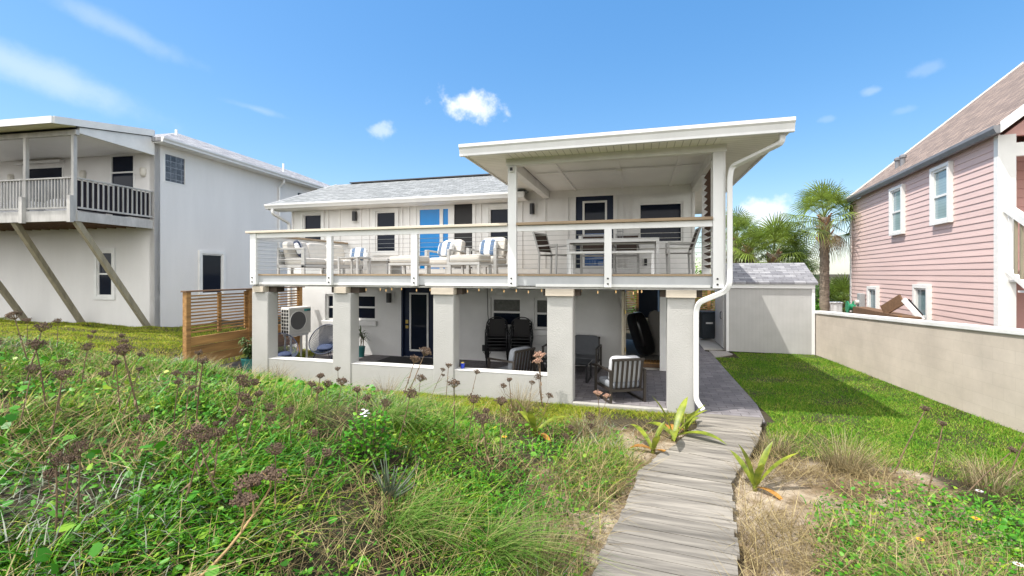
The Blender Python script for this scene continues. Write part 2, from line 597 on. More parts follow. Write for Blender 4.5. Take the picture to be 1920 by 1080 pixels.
def thing(name, label, cat, loc=(0, 0, 0), rz=0, group=None):
    o = bpy.data.objects.new(name, None)
    o.empty_display_size = .2
    COL.objects.link(o)
    o.location = loc
    o.rotation_euler = (0, 0, R(rz))
    return tag(o, label, cat, group)


def kids(o):
    return [c for c in list(COL.objects) if c.parent == o]


def dup(root, loc, rz=None, label=None, group=None, scale=None):
    r = root.copy()
    COL.objects.link(r)
    r.location = loc
    if rz is not None:
        r.rotation_euler = (0, 0, R(rz))
    if scale:
        r.scale = (scale,) * 3
    if label:
        r['label'] = label
    if group:
        r['group'] = group
    for ch in root.children:
        c = ch.copy()
        COL.objects.link(c)
        c.parent = r
        for g in ch.children:
            d = g.copy()
            COL.objects.link(d)
            d.parent = c
    return r


def np_mesh(name, V, faces, material, smooth=False):
    """V (n,3) array; faces: list of (m,k) index arrays"""
    me = bpy.data.meshes.new(name)
    me.vertices.add(len(V))
    me.vertices.foreach_set('co', np.asarray(V, np.float32).ravel())
    loops = np.concatenate([f.ravel() for f in faces]).astype(np.int32)
    sizes = np.concatenate([np.full(len(f), f.shape[1], np.int32) for f in faces])
    starts = np.concatenate([[0], np.cumsum(sizes)[:-1]]).astype(np.int32)
    me.loops.add(len(loops))
    me.loops.foreach_set('vertex_index', loops)
    me.polygons.add(len(sizes))
    me.polygons.foreach_set('loop_start', starts)
    me.polygons.foreach_set('loop_total', sizes)
    if smooth:
        me.polygons.foreach_set('use_smooth', np.ones(len(sizes), bool))
    me.update(calc_edges=True)
    me.validate()
    me.materials.append(material)
    ob = bpy.data.objects.new(name, me)
    COL.objects.link(ob)
    return ob

# ------------------------------------------------------------------ terrain
CP = np.array([(-8.5, 8.4, .03), (-6, 8.4, -.02), (-4, 8.3, -.02), (-1.5, 8.3, -.02), (1, 8.3, -.02), (2, 8.3, 0), (-8.8, 10, .0), (-5, 10, -.05), (-1, 10, -.05),
    (-9.8, 7.9, .30), (-9.8, 9.6, .24), (-9.9, 11.5, .08), (-12, 10, .48), (-15.4, 11.2, .64), (-20, 11, .7), (-14, 15, .5), (-20, 7, 1.1), (-14, 6.5, 1.02),
    (-12, 8.5, .66), (-11.3, 20, .25), (-8.1, 3.9, 1.22), (-7, 5.3, 1.0), (-6.9, 6.9, .42), (-5.4, 7.3, .13), (-10.5, 6.2, .96), (-5, 5.5, .72), (-5, 3.5, 1.12),
    (-2.65, 1.3, 1.1), (-3.5, 2.5, 1.1), (-1.6, 2.5, .5), (-.5, 3.5, .0), (-.15, 5.6, .0), (-1.5, 4.5, .32), (-2, 6.5, .12), (-3.5, 6.5, .32), (-3.3, 4.8, .75),
    (-.3, 7.2, .0), (-1, 1, .5), (.2, 2, .0), (-.6, 2.2, .1), (.3, 3.5, .0), (.5, 5.6, .0), (1.2, 7, .0), (1.0, 4.0, .0), (1.15, 5.5, .02), (1.6, 5.5, .07), (2.5, 5.9, .12),
    (3, 4.5, .12), (1.3, 4, .04), (5, 8, .02), (4, 10, .0), (4.9, 15, .03), (3, 15, .0), (6.5, 8, .03), (2, 12, -.01), (2, 18, -.01), (1.5, 10, -.01), (2.2, 10, .0), (-40, 40, .3), (40, 40, 0), (40, -10, 0),
    (-40, -10, 1), (0, -8, .5), (0, 30, 0), (8, 12, .02), (9, 20, .0)])


def _fit():
    P = CP[:, :2]
    D = np.linalg.norm(P[:, None] - P[None], axis=2)
    A = np.sqrt(D * D + .3) + np.eye(len(P)) * -.0
    A = np.block([[A, np.ones((len(P), 1))], [np.ones((1, len(P))), np.zeros((1, 1))]])
    return np.linalg.solve(A, np.r_[CP[:, 2], 0])


_w = _fit()


def gz(x, y):
    x = np.clip(np.atleast_1d(np.asarray(x, float)), -42, 42)
    y = np.clip(np.atleast_1d(np.asarray(y, float)), -12, 42)
    z = np.full(x.shape, _w[-1])
    for (cx, cy, _), w in zip(CP, _w[:-1]):
        z = z + w * np.sqrt((x - cx) ** 2 + (y - cy) ** 2 + .3)
    # gentle hummocks on the dune
    h = np.clip((z - .05) * 1.6, 0, 1)
    z = z + h * (.05 * np.sin(2.3 * x + .7 * y) * np.cos(1.9 * y - .5 * x) + .03 * np.sin(4.7 * x) * np.sin(5.1 * y))
    return z


def g1(x, y):
    return float(gz([x], [y])[0])


def build_ground():
    xs = np.concatenate([[-900, -400, -200, -120, -80, -60], np.arange(-45, -20, 1.5), np.arange(-20, 9, .14), np.arange(9, 45, 1.5), [60, 80, 120, 200, 400, 900]])
    ys = np.concatenate([[-200, -60, -30], np.arange(-14, -2, 1), np.arange(-2, 18, .14), np.arange(18, 45, 1.5), [60, 80, 120, 200, 400, 900, 1800]])
    X, Y = np.meshgrid(xs, ys)
    Z = gz(X.ravel(), Y.ravel())
    V = np.c_[X.ravel(), Y.ravel(), Z]
    nx, ny = len(xs), len(ys)
    i = np.arange(nx * ny).reshape(ny, nx)
    F = np.stack([i[:-1, :-1], i[:-1, 1:], i[1:, 1:], i[1:, :-1]], -1).reshape(-1, 4)
    m = bpy.data.materials.new('sandy soil')
    m.use_nodes = True
    nt = m.node_tree
    N, L = nt.nodes, nt.links
    b = N['Principled BSDF']
    b.inputs['Roughness'].default_value = .95
    b.inputs['Specular IOR Level'].default_value = .15
    tc = N.new('ShaderNodeTexCoord')

    def noise(s, det=8, ro=.65):
        n = N.new('ShaderNodeTexNoise')
        n.inputs['Scale'].default_value = s
        n.inputs['Detail'].default_value = det
        n.inputs['Roughness'].default_value = ro
        L.new(tc.outputs['Object'], n.inputs['Vector'])
        return n.outputs['Fac']

    def ramp(f, stops):
        r = N.new('ShaderNodeValToRGB')
        e = r.color_ramp.elements
        while len(e) < len(stops):
            e.new(.5)
        for k, (p, c) in zip(e, stops):
            k.position = p
            k.color = (*c, 1)
        L.new(f, r.inputs[0])
        return r.outputs[0]
    sand = ramp(noise(9), [(.3, (.30, .235, .165)), (.6, (.46, .385, .29))])
    litter = ramp(noise(30), [(.3, (.10, .07, .04)), (.7, (.26, .19, .11))])
    mask = ramp(noise(1.3), [(.42, (0, 0, 0)), (.58, (1, 1, 1))])
    mx = N.new('ShaderNodeMixRGB')
    L.new(mask, mx.inputs[0])
    L.new(sand, mx.inputs[1])
    L.new(litter, mx.inputs[2])
    # turf / thatch soil under the vegetated areas (an attribute stored on the mesh)
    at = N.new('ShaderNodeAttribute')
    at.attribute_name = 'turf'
    turf = ramp(noise(22), [(.3, (.010, .010, .005)), (.7, (.04, .034, .016))])  # near-black tones put the shade between blades into the soil colour
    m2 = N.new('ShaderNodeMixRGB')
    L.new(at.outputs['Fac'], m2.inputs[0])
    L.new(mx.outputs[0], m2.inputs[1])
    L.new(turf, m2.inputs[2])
    L.new(m2.outputs[0], b.inputs['Base Color'])
    bp = N.new('ShaderNodeBump')
    bp.inputs['Strength'].default_value = .8
    bp.inputs['Distance'].default_value = .03
    L.new(noise(35), bp.inputs['Height'])
    L.new(bp.outputs[0], b.inputs['Normal'])
    o = np_mesh('ground', V, [F], m, True)
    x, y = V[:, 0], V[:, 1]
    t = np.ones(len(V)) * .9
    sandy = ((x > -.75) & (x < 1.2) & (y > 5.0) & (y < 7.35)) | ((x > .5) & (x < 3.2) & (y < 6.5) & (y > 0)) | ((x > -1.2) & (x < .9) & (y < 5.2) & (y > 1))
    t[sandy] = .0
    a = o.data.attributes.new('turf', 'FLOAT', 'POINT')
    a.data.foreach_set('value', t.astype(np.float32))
    tag(o, 'sandy dune ground rising to the left of the house and flat lawn soil to its right', 'ground', kind='structure')


build_ground()

# boardwalk -----------------------------------------------------------------
WALK_L = [(-.66, 1.9), (.01, 5.63), (.83, 7.37), (.90, 8.14)]
WALK_R = [(.46, 1.9), (.97, 5.49), (1.55, 6.92), (1.92, 8.16)]


def lerp(a, b, t):
    return tuple(p + (q - p) * t for p, q in zip(a, b))


def build_walk():
    mb = MB()
    rr = random.Random(3)
    for k in range(3):
        l0, l1, r0, r1 = WALK_L[k], WALK_L[k + 1], WALK_R[k], WALK_R[k + 1]
        ln = (math.dist(l0, l1) + math.dist(r0, r1)) / 2
        n = max(1, round(ln / .145))
        for i in range(n):
            t0, t1 = i / n, (i + 1) / n - .008 / (ln / n) / n
            a, b, c, d = lerp(l0, l1, t0), lerp(r0, r1, t0), lerp(r0, r1, t1), lerp(l0, l1, t1)
            e = [rr.uniform(-.02, .02) for _ in range(2)]
            a, d = (a[0] + e[0], a[1]), (d[0] + e[0], d[1])
            b, c = (b[0] + e[1], b[1]), (c[0] + e[1], c[1])
            h = .10 + rr.uniform(-.003, .003)
            mb.prism([a, b, c, d], h - .038, h)
    t = thing('boardwalk', 'weathered grey plank boardwalk bending through the dune to the house', 'boardwalk', (.5, 5, 0))
    mb.build('planks', 'boards', t, world=True)
    jm = MB()
    for k in range(3):
        for f in (.08, .92):
            a, b = lerp(WALK_L[k], WALK_R[k], f), lerp(WALK_L[k + 1], WALK_R[k + 1], f)
            jm.bar((*a, .015), (*b, .015), .04, .09)
    jm.build('joists', 'greywood', t, world=True)


build_walk()

# patio and path --------------------------------------------------------------
tag(MB().box(-9.25, 1.30, 8.50, 11.80, -.15, .03).build('patio', 'paver'), 'grey paver patio floor under the raised deck', 'patio', kind='structure')
tag(MB().prism([(.96, 8.17), (1.95, 8.17), (2.06, 9.2), (2.06, 15.0), (1.95, 15.2), (1.95, 18.4), (1.28, 18.4), (1.28, 8.49), (.96, 8.49)], -.12, .022).build('paver_path', 'paver'),
    'dark grey paver path running back along the right side of the house', 'path', kind='structure')
tag(MB().box(1.955, 2.72, 15.6, 18.3, -.1, .03).build('concrete_pad', 'concrete'), 'small pale concrete pad beside the shed door', 'pavement', kind='structure')
mk = MB().prism([(2.07, 14.2), (2.65, 14.8), (2.56, 15.28), (2.07, 15.28)], -.1, .03)
tag(mk.build('gravel', mat('gravel', (.33, .31, .29), .95, .4, 60, .8, 80)), 'patch of pale gravel between the paver path and the shed', 'gravel', kind='structure')


# ------------------------------------------------------------------ window and door helpers
def window(parent, x0, x1, z0, z1, m, pane='glass', fw=.06, depth=.05, sash=True, trim=.0, muntin=False, name='window', split=.5, sill=False, label=None, trimmat='trim', upper=None):
    """canonical: x across, outward -y, z up; m maps it into the parent's frame"""
    mb = MB()
    for (a, b, c, d) in ((x0, x1, z0, z0 + fw), (x0, x1, z1 - fw, z1), (x0, x0 + fw, z0 + fw, z1 - fw), (x1 - fw, x1, z0 + fw, z1 - fw)):
        mb.box(a, b, -.012, depth, c, d)
    zm = z0 + (z1 - z0) * split
    if sash:
        mb.box(x0 + fw, x1 - fw, -.004, depth, zm - .025, zm + .025)
    if muntin:
        for k in (1, 2):
            xm = x0 + (x1 - x0) * k / 3
            mb.box(xm - .008, xm + .008, .012, depth, zm + .025, z1 - fw)
    if trim:
        for (a, b, c, d) in ((x0 - trim, x1 + trim, z0 - trim, z0), (x0 - trim, x1 + trim, z1, z1 + trim), (x0 - trim, x0, z0, z1), (x1, x1 + trim, z0, z1)):
            mb.box(a, b, -.046, depth, c, d)
    w = mb.xf(m).build(name, trimmat, parent)
    if label:
        w['label'] = label
    spans = [(z0 + fw, zm - .025), (zm + .025, z1 - fw)] if sash else [(z0 + fw, z1 - fw)]
    for k, (c, d) in enumerate(spans):
        MB().box(x0 + fw, x1 - fw, .022 + .012 * k, .04, c, d).xf(m).build('pane', (upper or pane) if k else pane, w)
    if sill:
        MB().box(x0 - .08, x1 + .08, -.10, -.0125, z0 - .15, z0 - .003).xf(m).build('sill', 'lowerwall', w, bevel=.01)
    return w


def downspout(parent, pts, name='downspout', w=.085, d=.06, material='metalwhite'):
    P = [Vector(p) for p in pts]
    sm = [P[0]]
    for i in range(1, len(P) - 1):
        a = (P[i - 1] - P[i])
        b = (P[i + 1] - P[i])
        la, lb = min(.07, a.length * .45), min(.07, b.length * .45)
        pa, pb = P[i] + a.normalized() * la, P[i] + b.normalized() * lb
        for t in (0, .33, .67, 1):
            sm.append(pa.lerp(P[i], t).lerp(P[i].lerp(pb, t), t))
    sm.append(P[-1])
    mb = MB()
    mb.tube(sm, .5, 4)
    # square section rescaled
    n = 4
    vs = []
    for i, p in enumerate(sm):
        t = (sm[min(i + 1, len(sm) - 1)] - sm[max(i - 1, 0)]).normalized()
        a = Vector((1, 0, 0)) - t * t.x
        if a.length < .3:
            a = Vector((0, 1, 0)) - t * t.y
        a.normalize()
        b = t.cross(a)
        for sa, sb in ((-1, -1), (1, -1), (1, 1), (-1, 1)):
            vs.append(tuple(p + a * (sa * w / 2) + b * (sb * d / 2)))
    mb.v = vs
    return mb.build(name, material, parent, bevel=.012, world=True)

# ------------------------------------------------------------------ the beach house
WY = 11.8
I4 = Matrix.Identity(4)


def at_wall(y):
    return Matrix.Translation((0, y, 0))


def beach_house():
    H = thing('beach_house', 'white two storey beach house with a raised wrap deck on five stucco columns', 'house', (-4, 8.5, 0))
    off = Vector((4, -8.5, 0))
    mw = Matrix.Translation(Vector((0, WY, 0)) + off)

    def P(mb, name, m, parent=H, **k):
        return mb.build(name, m, parent, world=True, **k)
    # upper wall with battens
    up = MB()
    uh = [(-10.02, -9.34, 3.25, 4.25), (-7.48, -6.81, 3.04, 4.24), (-6.16, -4.45, 2.44, 4.37), (-3.97, -3.36, 3.10, 4.21), (-1.60, -.65, 2.44, 4.44), (-.04, 1.01, 3.17, 4.18)]
    up.wall(-10.44, 1.28, 2.17, 4.62, WY, WY + .2, uh)
    uw = P(up, 'upper_wall', 'wallwhite')
    bt = MB()
    for x in (-10.405, -9.12, -8.72, -7.98, -7.72, -6.62, -6.40, -4.22, -3.05, -2.42, -1.82, -.44, -.30, 1.245):
        bt.box(x - .028, x + .028, WY - .034, WY - .001, 2.43, 4.60)
    bt.box(-10.44, 1.28, WY - .040, WY - .0345, 4.40, 4.60)
    bt.box(-10.44, 1.28, WY - .038, WY - .0345, 2.42, 2.56)
    P(bt, 'batten', 'wallwhite', uw)
    lw = MB()
    lh = [(-9.24, -8.55, 1.0, 1.80), (-8.28, -7.50, 1.03, 1.80), (-6.64, -5.60, .031, 2.02), (-3.93, -3.06, .97, 1.77), (-2.71, -2.1, .94, 1.77)]
    lw.wall(-10.44, -.42, -.15, 2.17, WY, WY + .22, lh)
    P(lw, 'lower_wall', 'lowerwall')
    sd = MB()
    sd.box(.62, 1.28, WY, WY + .2, -.15, 2.17)
    sd.box(1.08, 1.28, WY + .2, 17.2, -.15, 4.62)
    sd.box(-10.44, -10.24, WY + .2, 17.2, -.15, 4.62)
    sd.box(-10.24, -.5, 17.0, 17.2, -.15, 4.62)
    sd.box(.62, 1.08, 17.0, 17.2, -.15, 4.62)
    sd.box(-.62, -.5, WY + .22, 17.0, -.1, 2.12)
    sd.box(.62, .70, WY + .2, 17.0, -.1, 2.12)
    sd.prism_x([(12.1, 4.62), (17.1, 4.62), (14.5, 5.5)], -10.43, -10.3)
    P(sd, 'side_wall', 'lowerwall')
    P(MB().box(-.5, .62, WY + .2, 17.0, -.1, .03), 'passage_floor', 'concrete')
    P(MB().box(-.62, .70, WY + .23, 17.0, 2.13, 2.2), 'passage_ceiling', 'ceiling')
    dt = MB()
    dt.box(.47, .62, WY - .03, WY + .05, .03, 2.02)
    dt.box(-.42, .62, WY - .03, WY + .05, 2.02, 2.17)
    P(dt, 'passage_trim', 'trim')
    pd = MB().box(-.425, -.37, WY - .55, WY + .1, .05, 2.0)
    pd.box(-.36, -.345, WY - .50, WY + .05, .1, 1.95)
    pdo = P(pd, 'passage_door', mat('cream door paint', (.62, .55, .42), .6, .1, 3))
    hg = MB()
    for z in (.35, .55, 1.45):
        hg.box(-.344, -.325, WY - .56, WY - .50, z, z + .10)
    P(hg, 'hinge', 'brass', pdo)

    # windows
    window(H, -10.02, -9.34, 3.25, 4.25, mw, trim=.09, fw=.045)
    window(H, -7.48, -6.81, 3.04, 4.24, mw, trim=.09, fw=.045)
    window(H, -3.97, -3.36, 3.10, 4.21, mw, trim=.09, fw=.045)
    window(H, -.04, 1.01, 3.17, 4.18, mw, trim=.13, fw=.05)
    ml = Matrix.Translation(Vector((0, WY + .09, 0)) + off)
    for (a, b, c, d) in (lh[0], lh[1], lh[3], lh[4]):
        w = window(H, a, b, c, d, ml, fw=.06, upper=mat('greyed blind behind glass', (.11, .11, .10), .25, .25, 14, spec=.2) if a > -5 else None)
        MB().box(a - .08, b + .08, WY - .10, WY - .002, c - .15, c - .004).build('sill', 'lowerwall', w, bevel=.012, world=True)
    # sliding door
    s = MB()
    for (a, b, c, d) in ((-6.25, -4.36, 4.37, 4.47), (-6.25, -6.16, 2.43, 4.37), (-4.45, -4.36, 2.43, 4.37)):
        s.box(a, b, WY - .03, WY + .05, c, d)
    for (a, b, c, d) in ((-6.16, -6.06, 2.43, 4.37), (-5.44, -5.34, 2.43, 4.37), (-6.06, -5.44, 4.24, 4.37), (-6.06, -5.44, 2.43, 2.55), (-5.18, -5.0, 2.43, 4.37), (-5.34, -5.18, 4.24, 4.37)):
        s.box(a, b, WY - .005, WY + .05, c, d)
    sl = P(s, 'sliding_door', 'trim')
    g = MB().box(-6.06, -5.44, WY + .02, WY + .04, 2.55, 4.24)
    g.box(-5.34, -5.18, WY + .02, WY + .04, 2.43, 4.24)
    P(g, 'glass', 'glassblue', sl)
    P(MB().box(-5.0, -4.45, WY + .03, WY + .05, 2.43, 4.37), 'screen', 'screen', sl)
    # upper door
    ft = MB()
    for (a, b, c, d) in ((-1.70, -.55, 4.44, 4.52), (-1.70, -1.60, 2.43, 4.44), (-.65, -.55, 2.43, 4.44)):
        ft.box(a, b, WY - .03, WY + .05, c, d)
    P(ft, 'door_frame', 'trim')

    def glazed_door(x0, x1, z0, z1, y, gx0, gx1, gz0, gz1, gm, split):
        d = MB()
        d.wall(x0, x1, z0, z1, y, y + .05, [(gx0, gx1, gz0, gz1)])
        D = P(d, 'door', 'navy')
        f = MB()
        for (a, b, c, e) in ((gx0 - .05, gx1 + .05, gz0 - .05, gz0), (gx0 - .05, gx1 + .05, gz1, gz1 + .05), (gx0 - .05, gx0, gz0, gz1), (gx1, gx1 + .05, gz0, gz1)):
            f.box(a, b, y - .02, y - .001, c, e)
        P(f, 'glass_frame', 'trim', D)
        if split:
            P(MB().box(gx0, gx1, y + .01, y + .03, split, gz1), 'glass', 'glass', D)
            P(MB().box(gx0, gx1, y + .01, y + .03, gz0, split), 'glass', mat('painted blue reflection', (.012, .075, .24), .04, .15, 2), D)  # lower pane: reflection of sea and sky put into a blue base colour
        else:
            P(MB().box(gx0, gx1, y + .01, y + .03, gz0, gz1), 'glass', 'glass', D)
        return D
    D1 = glazed_door(-1.60, -.65, 2.43, 4.44, WY + .03, -1.38, -.86, 2.62, 4.24, 'glass', 3.45)
    k = MB()
    k.box(-1.53, -1.45, WY - .0, WY + .028, 3.26, 3.40)
    P(k, 'handle', 'metalwhite', D1)
    D2 = glazed_door(-6.58, -5.66, .035, 1.99, WY + .06, -6.36, -5.86, .24, 1.82, 'glass', None)
    k = MB()
    k.box(-6.53, -6.45, WY + .035, WY + .058, .98, 1.08)
    k.box(-6.53, -6.45, WY + .035, WY + .058, .84, .92)
    k.tube([(-6.49, WY + .035, .88), (-6.49, WY, .88), (-6.42, WY - .0, .88)], .012)
    P(k, 'handle', 'brass', D2)
    ft = MB()
    ft.box(-6.64, -6.58, WY - .02, WY + .1, .03, 2.02)
    ft.box(-5.66, -5.60, WY - .02, WY + .1, .03, 2.02)
    ft.box(-6.58, -5.66, WY - .02, WY + .1, 1.99, 2.02)
    P(ft, 'door_frame', 'navy')
    # wall lamps
    for (x, z, w) in ((-8.13, 4.13, .17), (-2.74, 4.14, .15), (-6.99, 1.73, .17)):
        b = P(MB().box(x - w * .75, x + w * .75, WY - .035, WY - .027, z - .19, z + .17), 'wall_light', 'trim')
        m = MB()
        m.lathe([(w * .42, -.15), (w * .42, .13)], 16, (x, WY - .11, z))
        m.box(x - .03, x + .03, WY - .1, WY - .035, z - .05, z + .05)
        P(m, 'lamp_shade', 'black', b)
    m = MB().box(-4.16, -4.03, WY - .05, WY - .001, .30, .47)
    P(m, 'outlet_box', 'black', bevel=.01)
    P(MB().box(.10, .17, WY - .05, WY - .027, 2.62, 2.80), 'outlet_box', 'black')
    # main roof
    r = MB()
    th = .12
    r.prism_x([(11.28, 4.40), (14.5, 5.60), (17.7, 4.40), (17.7, 4.52), (14.5, 5.72), (11.28, 4.52)], -10.85, -2.85)
    ro = P(r, 'main_roof', 'shingle_light')
    rv = MB().bar((-10.2, 14.5, 5.735), (-2.9, 14.5, 5.735), .26, .035)
    P(rv, 'ridge_vent', mat('dark ridge vent', (.06, .06, .065), .8), ro)
    gt = MB()
    prof = [(11.27, 4.36), (11.27, 4.50), (11.13, 4.50), (11.13, 4.455), (11.165, 4.40), (11.18, 4.36)]
    gt.prism_x(prof, -10.87, -2.83)
    P(gt, 'gutter', 'metalwhite', ro, bevel=.006)
    sf = MB().box(-10.85, -2.85, 11.27, WY - .03, 4.345, 4.36)
    P(sf, 'soffit', 'ceiling', ro)
    rk = MB()
    rk.prism_x([(11.28, 4.36), (14.5, 5.56), (17.7, 4.36), (17.7, 4.535), (14.5, 5.735), (11.28, 4.535)], -10.88, -10.852)
    P(rk, 'rake_board', 'trim', ro)
    downspout(ro, [(-10.62, 11.2, 4.37), (-10.62, 11.2, 4.22), (-10.5, 11.74, 3.98), (-10.5, 11.74, .1)])
    # porch roof
    X0, X1, Y0, Y1 = -3.12, 2.20, 7.62, 17.9
    ze, zr = 4.775, 5.35
    pr = MB()
    a = .12
    base = [(X0 + a, Y0 + a), (X1 - a, Y0 + a), (X1 - a, Y1 - a), (X0 + a, Y1 - a)]
    xm = (X0 + X1) / 2
    vs = [(x, y, ze - .06) for x, y in base] + [(x, y, ze + .012) for x, y in base] + [(xm, Y0 + 2.9, zr), (xm, Y1 - 2.9, zr)]
    pr.add(vs, [(3, 2, 1, 0), (0, 1, 5, 4), (1, 2, 6, 5), (2, 3, 7, 6), (3, 0, 4, 7), (4, 5, 8), (5, 6, 9, 8), (6, 7, 9), (7, 4, 8, 9)])
    po = P(pr, 'porch_roof', 'shingle_light')
    fb = MB()
    fb.box(X0 + .12, X1 - .12, Y0 + .10, Y0 + .13, 4.56, 4.71)
    fb.box(X0, X0 + .03, Y0 + .13, Y1, 4.57, 4.765)
    fb.box(X1 - .03, X1, Y0 + .13, Y1, 4.57, 4.765)
    P(fb, 'fascia_board', 'trim', po)
    gt = MB()
    prof = [(Y0 + .10, 4.54), (Y0 + .10, 4.745), (Y0 + .075, 4.745), (Y0 + .075, 4.70), (Y0 + .02, 4.70), (Y0 + .02, 4.745), (Y0 - .01, 4.745), (Y0 - .01, 4.69), (Y0 + .015, 4.66), (Y0 + .035, 4.58), (Y0 + .035, 4.54)]
    gt.prism_x(prof, X0 - .02, X1 + .02)
    P(gt, 'gutter', 'metalwhite', po)
    sf = MB()
    sf.box(-2.34, 1.28, Y0 + .13, 8.36, 4.60, 4.615)
    P(sf, 'front_soffit', 'soffit', po)
    sf = MB()
    sf.box(X0 + .03, -2.344, Y0 + .13, WY - .03, 4.60, 4.615)
    sf.box(1.284, X1 - .03, Y0 + .13, Y1, 4.60, 4.615)
    P(sf, 'side_soffit', 'soffit_side', po)
    ce = MB().box(-2.27, 1.2, 8.48, WY, 4.585, 4.60)
    co_ = P(ce, 'porch_ceiling', 'ceiling')
    cb = MB()
    for x in (-1.62, -.42, .72):
        cb.box(x - .035, x + .035, 8.48, WY - .045, 4.555, 4.584)
    cb.box(-2.2, 1.12, 9.55, 9.62, 4.548, 4.5535)
    cb.box(-.46, -.36, 9.53, 9.64, 4.515, 4.547)
    P(cb, 'ceiling_batten', 'ceiling', co_)
    be = MB()
    be.box(-2.46, 1.40, 8.32, 8.47, 4.475, 4.665)
    be.box(-2.45, -2.29, 8.471, WY - .03, 4.40, 4.596)
    be.box(1.19, 1.35, 8.471, WY - .03, 4.40, 4.596)
    P(be, 'porch_beam', 'trim')
    # deck
    dk = MB()
    n = 23
    for i in range(n):
        y0 = 8.50 + (WY - 8.5) * i / n
        dk.box(-8.55, 1.30, y0, y0 + (WY - 8.5) / n - .006, 2.375, 2.40)
    P(dk, 'deck_floor', 'deckboard')
    ju = MB()
    for i in range(25):
        x = -8.45 + i * .4
        ju.box(x - .02, x + .02, 8.50, WY - .002, 2.18, 2.374)
    ju.box(-8.5, 1.25, 8.62, 8.72, 2.155, 2.175)
    P(ju, 'deck_joist', 'darkbeam')
    fs = MB()
    fs.box(-8.56, 1.34, 8.42, 8.485, 2.19, 2.375)
    fs.box(-8.56, -8.50, 8.485, WY, 2.19, 2.375)
    fs.box(1.28, 1.34, 8.485, WY, 2.19, 2.375)
    fo = P(fs, 'deck_fascia', 'fascia')
    st = MB()
    for a, b in ((-8.35, -6.50), (-6.36, -4.48), (-4.2, -2.45), (-1.9, 1.16)):
        st.box(a, b, 8.408, 8.419, 2.175, 2.225)
    P(st, 'drip_strip', 'trim', fo)
    P(MB().box(-8.54, 1.33, 8.44, 8.60, 2.135, 2.172), 'rim_beam', 'greywood')
    ed = MB()
    for a, b in ((-8.36, -6.50), (-6.36, -4.49), (-4.33, -2.44), (-2.24, -.63), (-.48, 1.18)):
        ed.box(a, b, 8.40, 8.498, 2.377, 2.412)
    P(ed, 'deck_edge_board', 'woodrail')
    # railing
    for (a, b, z1) in ((-8.53, -8.37, 3.33), (-6.49, -6.37, 3.22), (-4.48, -4.34, 3.22), (-2.43, -2.26, 4.475), (-.62, -.49, 3.22), (1.19, 1.36, 4.475)):
        p = P(MB().box(a, b, 8.335, 8.4195, 2.17, z1), 'railing_post', 'metalwhite', bevel=.006)
        for z in (2.235, 2.33):
            m = MB()
            m.lathe([(.017, 0), (.017, .012)], 10)
            m.xf(Matrix.Translation(((a + b) / 2 + (-.015 if b - a > .15 else 0), 8.336, z)) @ Matrix.Rotation(R(90), 4, 'X'))
            P(m, 'bolt', 'black', p)
    P(MB().box(1.363, 1.39, 8.36, 8.44, 2.19, 4.475), 'post_trim', 'trim')
    for (a, b) in ((-8.37, -2.431), (-2.259, 1.189)):
        P(MB().box(a, b, 8.36, 8.41, 3.222, 3.33), 'top_rail', 'metalwhite', bevel=.004)
    P(MB().box(-8.62, -2.435, 8.29, 8.46, 3.333, 3.385), 'hand_rail', mat('sunlit hand rail wood', (.60, .53, .43), .7, .2, 5, .2, 30, stretch=(.2, 4, 4)), bevel=.006)  # lighter copy of the rail wood, with sunlight put into its colour
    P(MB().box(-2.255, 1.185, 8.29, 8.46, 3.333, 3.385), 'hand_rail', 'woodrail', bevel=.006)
    P(MB().box(-8.56, -8.39, 8.47, WY - .04, 3.30, 3.345), 'hand_rail', 'woodrail', bevel=.006)
    P(MB().box(-8.50, -8.45, 8.47, WY - .04, 3.19, 3.296), 'top_rail', 'metalwhite')
    for i in range(8):
        z = 2.51 + i * .089
        P(MB().tube([(-8.37, 8.385, z), (1.19, 8.385, z)], .0042, 5), 'cable', 'steel')
        P(MB().tube([(-8.475, 8.42, z), (-8.475, WY - .03, z)], .0042, 5), 'cable', 'steel')
    for y in (9.55, 10.7):
        P(MB().box(-8.51, -8.45, y - .05, y + .05, 2.19, 3.189), 'railing_post', 'metalwhite')
    # louvre screen on the right of the porch
    lv = MB()
    for i in range(15):
        z = 2.55 + i * .125
        lv.bar((1.27, 8.66, z), (1.27, 9.75, z), .10, .016, up=(.55, 0, .83))
    lo = P(lv, 'louvre_screen', 'louvre')
    fr = MB().box(1.195, 1.34, 8.55, 8.64, 2.41, 4.39)
    P(fr, 'screen_frame', 'trim', lo)
    P(MB().box(1.195, 1.34, 9.77, 9.86, 2.41, 4.39), 'screen_frame', 'trim', lo)
    # security camera on the porch post
    m = MB().box(-2.385, -2.305, 8.29, 8.333, 4.34, 4.45)
    so_ = P(m, 'security_camera', 'trim', bevel=.012)
    P(MB().box(-2.372, -2.32, 8.275, 8.289, 4.37, 4.43), 'lens', 'black', so_)
    # columns
    for k, (a, b) in enumerate(((-8.59, -8.14), (-6.42, -5.97), (-4.04, -3.59), (-1.69, -1.20), (.46, .915))):
        c = P(MB().box(a, b, 8.445, 8.76, -.25, 2.0), 'column', 'stucco', bevel=.02)
        w = .15 if k < 2 else (b - a) / 2 + .02
        m = (a + b) / 2
        P(MB().box(m - w, m + w, 8.385, 8.56, 2.0, 2.133), 'cap', 'wood', c, bevel=.004)
        P(MB().box(m - .34 + (.1 if k < 1 else 0), m + .36, 8.565, 8.8, 2.002, 2.132), 'cap_beam', 'darkbeam', c)
    lwm = MB()
    for a, b in ((-8.14, -6.42), (-5.97, -4.04), (-3.59, -1.69)):
        lwm.box(a - .01, b + .01, 8.47, 8.73, -.25, .48)
    P(lwm, 'parapet_wall', 'stucco', bevel=.012)
